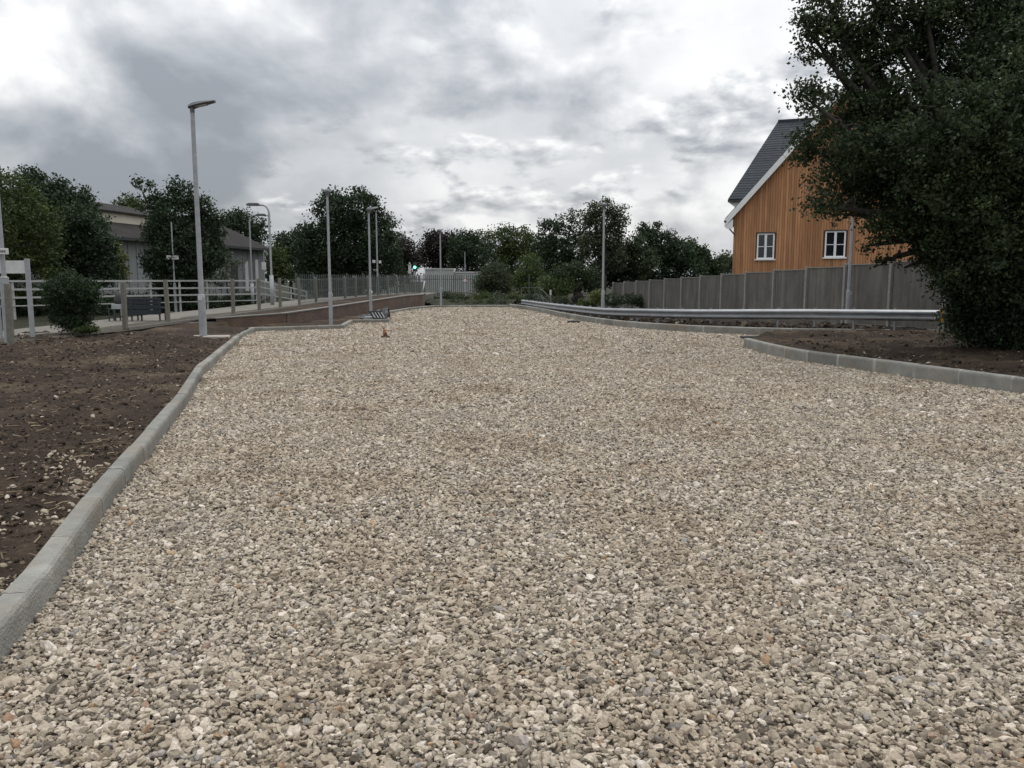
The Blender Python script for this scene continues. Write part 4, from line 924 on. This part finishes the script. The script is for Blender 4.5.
def slab(q, t=.12):
    vs = [Vector(p) for p in q]; lo = [p - Vector((0, 0, t)) for p in vs]
    mb.add(vs + lo, [(0, 1, 2, 3), (7, 6, 5, 4), (0, 4, 5, 1), (1, 5, 6, 2), (2, 6, 7, 3), (3, 7, 4, 0)])
slab([S(s0, -.5, 4.62), S(s1 + .4, -.5, 4.62), S(s1 + .4, 5.3, 7.3), S(s0, 5.3, 7.3)])
slab([S(s0, 5.32, 7.3), S(s1 + .4, 5.32, 7.3), S(s1 + .4, 11.1, 4.62), S(s0, 11.1, 4.62)])
slab([S(s0, 1.9, 6.75), S(14.6, 1.9, 6.6), S(14.6, 5.5, 7.55), S(s0, 5.5, 7.75)])
rf = mb.build('roof', M['shedroof'], sh)
mb = MB(); mb.bar(S(s0, 2.2, 6.22), S(14.4, 2.2, 6.15), .1, .78); cl = mb.build('fascia', M['cream'], sh)
mb = MB(); mb.bar(S(15.6, 2.6, 6.12), S(17.5, 2.6, 6.12), .8, .12); mb.build('skylight', M['cream'], sh)
mb = MB(); mb.bar(S(s0, -.56, 4.5), S(s1 + .3, -.56, 4.5), .12, .16); mb.build('gutter', M['dark'], sh)
for s, w, h in ((20.6, .9, 3.4), (22.6, .5, 3.4), (24.4, .5, 3.6)):
    mb = MB(); mb.box(S(s, -.06, h / 2), (.08, w, h), rz=-math.atan2(.196, .981)); mb.build('door', M['dark' if w > .6 else 'white'], sh)

# ------------------------------------------------------------------ palisade fence and cabins
pf = thing('palisade_fence', (xat(390, 66), 66, 0), 'tall grey green palisade fence behind the wire fence', 'fence')
a = Vector((xat(296, 62, 1), 62, 0)); b = Vector((xat(424, 68, 1), 68, 0)); c = Vector((xat(484, 70, 1), 70, 0))
mb = MB()
for p, q in ((a, b), (b, c)):
    n = int((q - p).length / .17)
    for k in range(n):
        w = p.lerp(q, k / n); mb.cur = random.random(); zt = 2.16 + random.uniform(-.02, .02)
        mb.box((w.x, w.y, zt / 2), (.075, .02, zt))
mb.build('pale', M['palisade'], pf)
for z in (.6, 1.8):
    mb = MB(); mb.bar(a + Vector((0, .04, z)), b + Vector((0, .04, z)), .04, .05); mb.bar(b + Vector((0, .04, z)), c + Vector((0, .04, z)), .04, .05); mb.build('rail', M['palisade'], pf)
for k in range(9):
    w = a.lerp(b, k / 8) if k < 9 else a; mb = MB(); mb.box((w.x, w.y + .1, 1.12), (.1, .1, 2.3)); mb.build('fence_post', M['palisade'], pf)
def cabin(x0, x1, ty, D_, label):
    xa, xb = xat(x0, D_, 2), xat(x1, D_, 2); zt = zat(ty, D_); o = thing('site_cabin', ((xa + xb) / 2, D_, 0), label, 'cabin')
    mb = MB(); mb.box(((xa + xb) / 2, D_ + 1.5, zt / 2), (xb - xa, 3, zt)); mb.build('wall', M['cabin'], o)
    mb = MB(); mb.box(((xa + xb) / 2, D_ + 1.5, zt + .04), (xb - xa + .2, 3.2, .12)); mb.build('roof', M['white'], o)
    mb = MB(); n = int((xb - xa) / .3)
    for k in range(n + 1): mb.box((xa + (xb - xa) * k / n, D_ - .03, zt / 2), (.1, .05, zt - .1))
    mb.build('wall_rib', M['cabin'], o)
cabin(425.5, 453, 269.3, 84, 'taller white ribbed cabin behind the palisade fence')
cabin(453.6, 480, 272.6, 85, 'lower white cabin with patchy wall right of the taller one')
cabin(363, 395, 275.5, 88, 'pale flat roofed cabin left of the green signal behind the fence')
mb = MB(); mb.tube([(xat(422, 59, 1), 59, zat(295, 59)), (xat(424.8, 59, 1), 59, zat(281, 59))], .05, 8)
tag(mb.build('leaning_pole', M['white'], smooth=True), 'short white pole leaning at the end of the wire fence', 'pole')
# far low rail of white on far bank and green tube railing
gr = thing('green_railing', (xat(522, 54), 54, .1), 'thin grey green tube railing at the far end of the guardrail', 'railing')
for z in (1.2, .75):
    mb = MB(); mb.tube([(xat(521.5, 54, 1), 54, z), (xat(540, 54, 1), 54, z), (xat(552, 52, 1), 52, z - .75)], .025, 6); mb.build('rail', M['palisade'], gr)
for px in (521.5, 529, 535, 540):
    mb = MB(); mb.tube([(xat(px, 54, 1), 54, -.1), (xat(px, 54, 1), 54, 1.2 if px != 529 else 2.1)], .03, 6); mb.build('railing_post', M['palisade'], gr)
wp = thing('wooden_fence', (xat(462, 57), 57, .2), 'low broken pale timber fence on the far bank behind the fourth lamp', 'fence')
mb = MB(); mb.bar((xat(443, 57, 1), 57, zat(292, 57)), (xat(480, 57, 1), 57, zat(293.5, 57)), .04, .09); mb.build('rail', M['cpost'], wp)
for px, ty in ((449.5, 289), (452, 292), (473.5, 290)):
    mb = MB(); zt = zat(ty, 57); mb.box((xat(px, 57, 1), 57, zt / 2), (.09, .09, zt)); mb.build('fence_post', M['cpost'], wp)
wp2 = thing('marker_post', (xat(550.5, 47), 47, 0), 'short white topped post behind the guardrail left of the green bush', 'post')
mb = MB(); zt = zat(290, 47); mb.tube([(wp2.location.x, 47, 0), (wp2.location.x, 47, zt)], .045, 8); mb.build('post', M['cpost'], wp2)
mb = MB(); mb.tube([(wp2.location.x, 47, zt - .3), (wp2.location.x, 47, zt + .01)], .055, 8); mb.build('cap', M['white'], wp2)

# ------------------------------------------------------------------ guardrail
gl = [(.62, 50), (1.95, 40), (3.55, 31.8), (4.6, 29), (6.2, 26.8), (9.05, 24.5), (11.72, 22)]
gl = smoothline(gl, 2)
def gtop(y):
    P = [(22, .86), (24.5, .80), (26.8, .71), (31.8, .59), (40, .55), (50, .5)]
    for (a, za), (b, zb) in zip(P[:-1], P[1:]):
        if y <= b: return za + (zb - za) * max(0, (y - a)) / (b - a)
    return .5
G = resample(gl, .5)
for p in G: p.z = gtop(p.y)
gr = thing('guardrail', (6.2, 26.8, .1), 'curving galvanised steel crash barrier along the right edge', 'guardrail')
G.reverse()   # heading away: left of heading = towards the gravel? profile is symmetric enough
pr = [(0, 0), (.02, -.008), (.075, -.05), (.08, -.085), (.02, -.135), (.005, -.155), (.02, -.175), (.08, -.225), (.075, -.26), (.02, -.302), (0, -.31)]
back = [(s_ - .004, z_) for s_, z_ in reversed(pr)]
mb = MB()
# heading from near-right end to the far end: left side faces the gravel
mb.sweep(G, pr + back)
mb.build('rail_beam', M['rail'], gr, smooth=False)
cum = 0; nextp = .02; last = G[0]
for i in range(1, len(G)):
    seg = (G[i] - G[i - 1]).length
    while nextp <= cum + seg:
        p = G[i - 1].lerp(G[i], (nextp - cum) / seg); d = (G[i] - G[i - 1]).normalized(); Rr = Vector((d.y, -d.x, 0))
        q = p + Rr * .09; mb = MB(); ang = math.atan2(d.y, d.x)
        mb.box((q.x, q.y, p.z / 2 - .02), (.055, .08, p.z + .12), rz=ang); mb.build('rail_post', M['rail'], gr)
        mb = MB(); q2 = p + Rr * .03; mb.box((q2.x, q2.y, p.z - .15), (.1, .07, .2), rz=ang); mb.build('spacer', M['rail'], gr)
        nextp += 1.15
    cum += seg
# bolts at each splice, end marker
mb = MB(); p = G[0] + Vector((.0, 0, 0)); mb.box((p.x + .05, p.y, p.z - .14), (.04, .16, .36), rz=.5); mb.build('end_reflector', M['yellow'], gr, bevel=.02)

# ------------------------------------------------------------------ timber fence, concrete posts
tf = thing('timber_fence', (7, 45, 0), 'tall weathered grey board fence with concrete posts by the timber house', 'fence')
K = 16; fp = []
Y0 = 56.
def fpt(k):
    x = (.126 + .0075 * k) * Y0; y = (1 - .0451 * k) * Y0
    return Vector((x, y, 0))
ztops = {0: zat(283, 56), 12: zat(261.3, fpt(12).y)}
def ftop(k): return ztops[0] + (ztops[12] - ztops[0]) * (1 - (1 - k / 12) ** 1.0) if k <= 12 else ztops[12] + .02 * (k - 12)
for k in range(K + 1):
    p = fpt(k); zt = ftop(k); mb = MB(); mb.box((p.x - .03, p.y - .02, zt / 2 - .45), (.12, .13, zt + 1.0), rz=.16); mb.build('fence_post', M['tpost'], tf, bevel=.008)
for k in range(K):
    a, b = fpt(k), fpt(k + 1); zt = (ftop(k) + ftop(k + 1)) / 2 - .05; zb = zt - 2.0; mb = MB(); nb = 21
    zt2 = zt
    for j in range(nb):
        p = a.lerp(b, (j + .5) / nb); d = (b - a).normalized(); mb.cur = min(1, max(0, random.gauss(.5, .25)))
        w = (b - a).length / nb; ang = math.atan2(d.y, d.x)
        mb.box((p.x, p.y, (zt2 + zb) / 2 + random.uniform(-.004, .004)), (w + .012, .016, zt2 - zb), rz=ang + .06)
    mb.build('board_panel', M['fencewood'], tf)
    mb = MB(); mb.bar(a + Vector((0, -.0, zt + .02)), b + Vector((0, 0, zt + .02)), .06, .035); mb.bar(a + Vector((0, 0, zb - .1)), b + Vector((0, 0, zb - .1)), .05, .22); mb.build('capping', M['tpost'], tf)
# low kerb edging behind the rail
mb = MB(); mb.bar((9.1, 25.4, .16), (11.2, 24.4, .2), .06, .14); tag(mb.build('edging_board', M['coping']), 'short pale edging board lying behind the guardrail', 'edging board')

# ------------------------------------------------------------------ timber clad house
ax = Vector((math.cos(R(20)), -math.sin(R(20)), 0)); dp = Vector((math.sin(R(20)), math.cos(R(20)), 0)); O_ = Vector((xat(733, 40, 3), 40, 0))
def W_(s, d, z): p = O_ + ax * s + dp * d; return Vector((p.x, p.y, z))
hs = thing('timber_house', tuple(W_(5, 5, 0)), 'orange timber clad house with slate roof behind the board fence', 'house')
EZ, SL, HW = 5.0, 1.15, 5.1
wins = [(1.12, 1.93, 2.71, 3.95), (4.21, 5.12, 2.76, 4.0)]
mb = MB(); s = 0; bw = .118
def vtop(s): return EZ + SL * (s if s < HW else 2 * HW - s)
ang = math.atan2(ax.y, ax.x)
while s < 2 * HW - .02:
    a, b = s + .006, min(s + bw - .006, 2 * HW); mid = (a + b) / 2; mb.cur = min(1, max(0, random.gauss(.5, .28))); off = -random.choice((0, .018)) - random.uniform(0, .004)
    segs = [(-.5, None)]
    for (wa, wb, z0, z1) in wins:
        if b > wa and a < wb: segs = [(-.5, z0), (z1, None)]
    for z0, z1 in segs:
        ta = vtop(a) if z1 is None else z1; tb = vtop(b) if z1 is None else z1
        fr_ = off - .02; bk_ = off
        mb.add([W_(a, fr_, z0), W_(b, fr_, z0), W_(b, fr_, tb), W_(a, fr_, ta), W_(a, bk_, z0), W_(b, bk_, z0), W_(b, bk_, tb), W_(a, bk_, ta)],
               [(0, 1, 2, 3), (5, 4, 7, 6), (0, 4, 5, 1), (1, 5, 6, 2), (2, 6, 7, 3), (3, 7, 4, 0)])
    s += bw
mb.build('cladding', M['clad'], hs)
# wall body (dark membrane in the gaps), with gable and side walls
mb = MB(); z1 = EZ + SL * HW; d0 = .02
mb.add([W_(0, d0, -1), W_(2 * HW, d0, -1), W_(2 * HW, d0, EZ), W_(HW, d0, z1), W_(0, d0, EZ)], [(0, 1, 2, 3, 4)])
mb.add([W_(0, d0, -1), W_(0, 9.5, -1), W_(0, 9.5, EZ), W_(0, d0, EZ)], [(0, 3, 2, 1)])
mb.add([W_(2 * HW, d0, -1), W_(2 * HW, 9.5, -1), W_(2 * HW, 9.5, EZ), W_(2 * HW, d0, EZ)], [(0, 1, 2, 3)])
mb.add([W_(0, 9.5, -1), W_(2 * HW, 9.5, -1), W_(2 * HW, 9.5, EZ), W_(0, 9.5, EZ)], [(1, 0, 3, 2)])
mb.build('wall', M['brown'], hs)
# windows
for (wa, wb, z0, z1_) in wins:
    w = wb - wa; cx = (wa + wb) / 2; cz = (z0 + z1_) / 2; mb = MB()
    def wb_(s, z, ww, hh, d=-.01, t=.06): p = W_(s, d, z); mb.box(p, (ww, t, hh), rz=ang)
    t = .07
    wb_(wa + t / 2, cz, t, z1_ - z0); wb_(wb - t / 2, cz, t, z1_ - z0); wb_(cx, z1_ - t / 2, w - 2 * t, t); wb_(cx, z0 + t / 2, w - 2 * t, t)
    wb_(cx, cz, .11, z1_ - z0 - 2 * t, -.014); 
    for sg in (-1, 1): wb_(cx + sg * (w / 4 + .005), cz - .02, w / 2 - .13, .035, -.008, .04)
    f = mb.build('window', M['upvc'], hs)
    mb = MB(); wb_(cx, cz, w - .1, z1_ - z0 - .1, .006, .01); mb.build('pane', M['glass'], f)
    mb = MB(); wb_(cx, z0 - .03, w + .16, .06, -.05, .12); mb.build('sill', M['upvc'], f)
    mb = MB(); wb_(cx, z1_ + .025, w + .06, .045, -.035, .09); mb.build('drip', M['dark'], f)
# verge boards, roof slabs, slates
def course_roof(mbx, p00, p10, p11, p01, n):
    """slates in overlapping courses between eave p00-p10 and ridge p01-p11"""
    for k in range(n):
        f0, f1 = k / n, (k + 1.12) / n; up = (p01 - p00).cross(p10 - p00); up.normalize()
        if up.z < 0: up = -up
        nb = 14
        for j in range(nb):
            g0, g1 = j / nb, (j + 1) / nb; mbx.cur = min(1, max(0, random.gauss(.5, .22)))
            a = p00.lerp(p01, f0); b = p10.lerp(p11, f0); c = p10.lerp(p11, min(f1, 1)); d = p00.lerp(p01, min(f1, 1))
            A = a.lerp(b, g0); B = a.lerp(b, g1); C_ = d.lerp(c, g1); D__ = d.lerp(c, g0)
            A = A + up * .014; B = B + up * .014
            mbx.add([A, B, C_, D__, A - up * .012, B - up * .012], [(0, 1, 2, 3), (4, 5, 1, 0)])
rf = MB(); ov = .42
eL = lambda d: W_(-ov, d, EZ - SL * ov + .16); rdg = lambda d: W_(HW, d, EZ + SL * HW + .16); eR = lambda d: W_(2 * HW + ov, d, EZ - SL * ov + .16)
def thick(mbx, q, t=.1):
    vs = [Vector(p) for p in q]; lo = [p - Vector((0, 0, t)) for p in vs]
    mbx.add(vs + lo, [(0, 1, 2, 3), (7, 6, 5, 4), (0, 4, 5, 1), (1, 5, 6, 2), (2, 6, 7, 3), (3, 7, 4, 0)])
thick(rf, [eL(-.3), rdg(-.3), rdg(6.5), eL(6.5)]); thick(rf, [rdg(-.3) + Vector((0, 0, -.001)), eR(-.3), eR(6.5), rdg(6.5) + Vector((0, 0, -.001))])
# main block behind: hipped slate roof facing the camera
def Mn(s, d, z): return W_(s, d, z)
e0 = Mn(-.52, 2.1, 5.84); e1 = Mn(13.5, 2.1, 5.84); r0 = Mn(1.62, 6.5, 10.38); r1 = Mn(12, 6.5, 10.38); b0 = Mn(-.52, 10.9, 5.84); b1 = Mn(13.5, 10.9, 5.84)
rfm = rf.build('roof', M['slate'], hs)
rm = MB(); course_roof(rm, e0, e1, r1, r0, 32); rm.add([b0, e0, r0], [(0, 1, 2)]); rm.add([b1, b0, r0, r1], [(0, 1, 2, 3)]); rm.add([e1, b1, r1], [(0, 1, 2)])
rm.bar(r0, r1, .2, .12); rm.build('slate_roof', M['slate'], hs)
mb = MB(); mb.add([Mn(-.2, 2.35, -1), Mn(12.9, 2.35, -1), Mn(12.9, 2.35, 5.8), Mn(-.2, 2.35, 5.8), Mn(-.2, 10.6, -1), Mn(-.2, 10.6, 5.8)], [(0, 1, 2, 3), (0, 3, 5, 4)])
mb.build('rear_wall', M['cream'], hs)
mb = MB(); mb.bar(e0 + Vector((0, 0, -.1)) - dp * .05, e0 + ax * 3 + Vector((0, 0, -.1)) - dp * .05, .12, .12); mb.build('gutter', M['dark'], hs)
mb = MB(); mb.add([Mn(-.5, 2.15, 5.68), Mn(3, 2.15, 5.68), Mn(3, 2.15, 5.45), Mn(-.2, 2.15, 5.45), Mn(-.5, 2.5, 5.68), Mn(3, 2.5, 5.68)], [(0, 1, 2, 3), (0, 1, 5, 4)]); mb.build('soffit', M['upvc'], hs)
mb = MB()
def verge(sa, za, sb, zb, w=.3):
    a, b = W_(sa, -.33, za), W_(sb, -.33, zb); a2, b2 = W_(sa, -.30, za), W_(sb, -.30, zb); dn = Vector((0, 0, -w))
    mb.add([a, b, b + dn, a + dn, a2, b2, b2 + dn, a2 + dn], [(0, 1, 2, 3), (5, 4, 7, 6), (0, 4, 5, 1), (3, 2, 6, 7), (0, 3, 7, 4), (1, 5, 6, 2)])
verge(-ov, EZ - SL * ov + .12, HW, EZ + SL * HW + .12, .36); verge(HW + .002, EZ + SL * HW + .12, 2 * HW + ov, EZ - SL * ov + .12, .36)
mb.add([W_(-.02, -.31, EZ - .35), W_(-ov, -.31, EZ - SL * ov - .2), W_(-ov + .1, -.31, EZ - SL * ov - .33), W_(-.02, -.31, EZ - SL * ov - .33)], [(0, 1, 2, 3)])
for sg in (0, 1):
    q = [W_(-ov if not sg else HW, -.3, (EZ - SL * ov if not sg else EZ + SL * HW) - .03), W_(HW if not sg else 2 * HW + ov, -.3, (EZ + SL * HW if not sg else EZ - SL * ov) - .03)]
    mb.add([q[0], q[1], q[1] + dp * .32, q[0] + dp * .32], [(0, 1, 2, 3)])
mb.build('verge_board', M['upvc'], hs)
mb = MB(); p = W_(-ov + .02, -.25, EZ - SL * ov + .02); mb.tube([p - dp * .1, p + dp * 2.2], .06, 8); mb.tube([p + Vector((0, 0, -.03)), p + ax * .15 + Vector((0, 0, -.28)), W_(.06, -.1, EZ - 1.1)], .035, 8); mb.build('rain_pipe', M['dark'], hs)
mb = MB(); mb.box(W_(HW + .6, 2.2, EZ + SL * HW + .3), (.7, .7, 1.3), rz=ang); ch = mb.build('chimney', M['brick'], rfm)
mb = MB(); pc = W_(HW + .6, 2.2, EZ + SL * HW + 1.1); mb.tube([pc + Vector((0, 0, -.2)), pc + Vector((0, 0, .25))], [.13, .11], 12); mb.build('chimney_pot', M['orange'], hs)

# ------------------------------------------------------------------ small things on the gravel
# worn orange marker cone
x, y = gp(385.5, 338.0); o = thing('marker_cone', (x, y, .0), 'small broken orange cone on a dark base in the gravel', 'cone')
mb = MB(); mb.box((x, y, .035), (.26, .22, .05), rz=.2); mb.build('base', M['brown'], o, bevel=.012)
mb = MB(); mb.tube([(x, y, .05), (x - .01, y, .15)], [.07, .05], 10); mb.build('lower_cone', M['brown'], o)
mb = MB(); mb.tube([(x - .01, y, .15), (x - .03, y, .24)], [.05, .032], 10); mb.build('band', M['orange'], o)
mb = MB(); mb.tube([(x - .03, y, .24), (x - .08, y, .33)], [.032, .014], 10); mb.build('tip', M['orange'], o)
# black slatted grate leaning in the recess
x, y = xat(381, 32.3, .2), 32.3; o = thing('slatted_grate', (x, y, .1), 'black slatted grate propped at a slant in the kerb recess', 'grate')
mb = MB()
mb.bar((x - .28, y, .14), (x + .02, y + .15, .52), .05, .05); mb.bar((x + .22, y - .05, .14), (x + .3, y + .1, .40), .05, .05)
for k in range(5):
    f = k / 4; a = Vector((x - .28 + .5 * f, y - .05 * f, .14)); mb.bar(a, a + Vector((-.2 , .12, .3)), .05, .045)
mb.bar((x - .45, y + .1, .42), (x + .05, y + .07, .42), .06, .05); mb.bar((x - .3, y - .02, .14), (x + .26, y - .05, .14), .06, .06)
mb.build('frame', M['dark'], o)
mb = MB()
for k in range(4): f = (k + .5) / 4; a = Vector((x - .28 + .5 * f, y - .02 - .05 * f, .18)); mb.bar(a, a + Vector((-.15, .10, .22)), .025, .02)
mb.build('white_stripe', M['white'], o)
o = thing('black_sheeting', (xat(383, 33.5), 33.5, .1), 'crumpled black plastic sheeting behind the slatted grate', 'plastic sheeting')
mb = MB(); vs = []; n = 14
for j in range(n):
    for i in range(n):
        u, v = i / (n - 1), j / (n - 1); px_ = 360 + 28 * u
        zz_ = .1 + .3 * sm(u) * math.sin(math.pi * min(1, v * 1.1)) + .12 * math.sin(math.pi * v) + .09 * fb(u * 5, v * 5, 1)
        vs.append((xat(px_, 33.5, .2), 33.2 + 1.0 * v + .1 * fb(u * 3, v * 3, 1, 3), max(.08, zz_)))
fs = [(j * n + i, j * n + i + 1, (j + 1) * n + i + 1, (j + 1) * n + i) for j in range(n - 1) for i in range(n - 1)]
mb.add(vs, fs); mb.build('sheet', M['dark'], o)
mb = MB(); mb.tube([(xat(365, 33, .2), 33, .17), (xat(378, 33, .2), 33.1, .19)], .03, 6); mb.build('tie', M['white'], o)
# gully gratings
def gully(px, py, w, d, label):
    x, y = gp(px, py, .03); o = thing('drain_cover', (x, y, .0), label, 'drain cover', 'iron gully covers at the gravel edge')
    mb = MB()
    for sx, sy, ww, dd in ((0, -d / 2, w, .05), (0, d / 2, w, .05), (-w / 2, 0, .05, d - .052), (w / 2, 0, .05, d - .052)): mb.box((x + sx, y + sy, .035), (ww + (.05 if dd == .05 else 0), dd, .09))
    mb.build('frame', M['dark'], o)
    mb = MB(); n = 8
    for k in range(n): mb.box((x - w / 2 + w * (k + .5) / n, y, .045), (.035, d - .06, .05))
    mb.build('grate', M['dark'], o)
gully(754, 338, .62, .42, 'dark iron gully cover beside the tip of the right hand kerb')
gully(573.5, 322, .42, .42, 'dark iron gully cover further away beside the curving kerb')
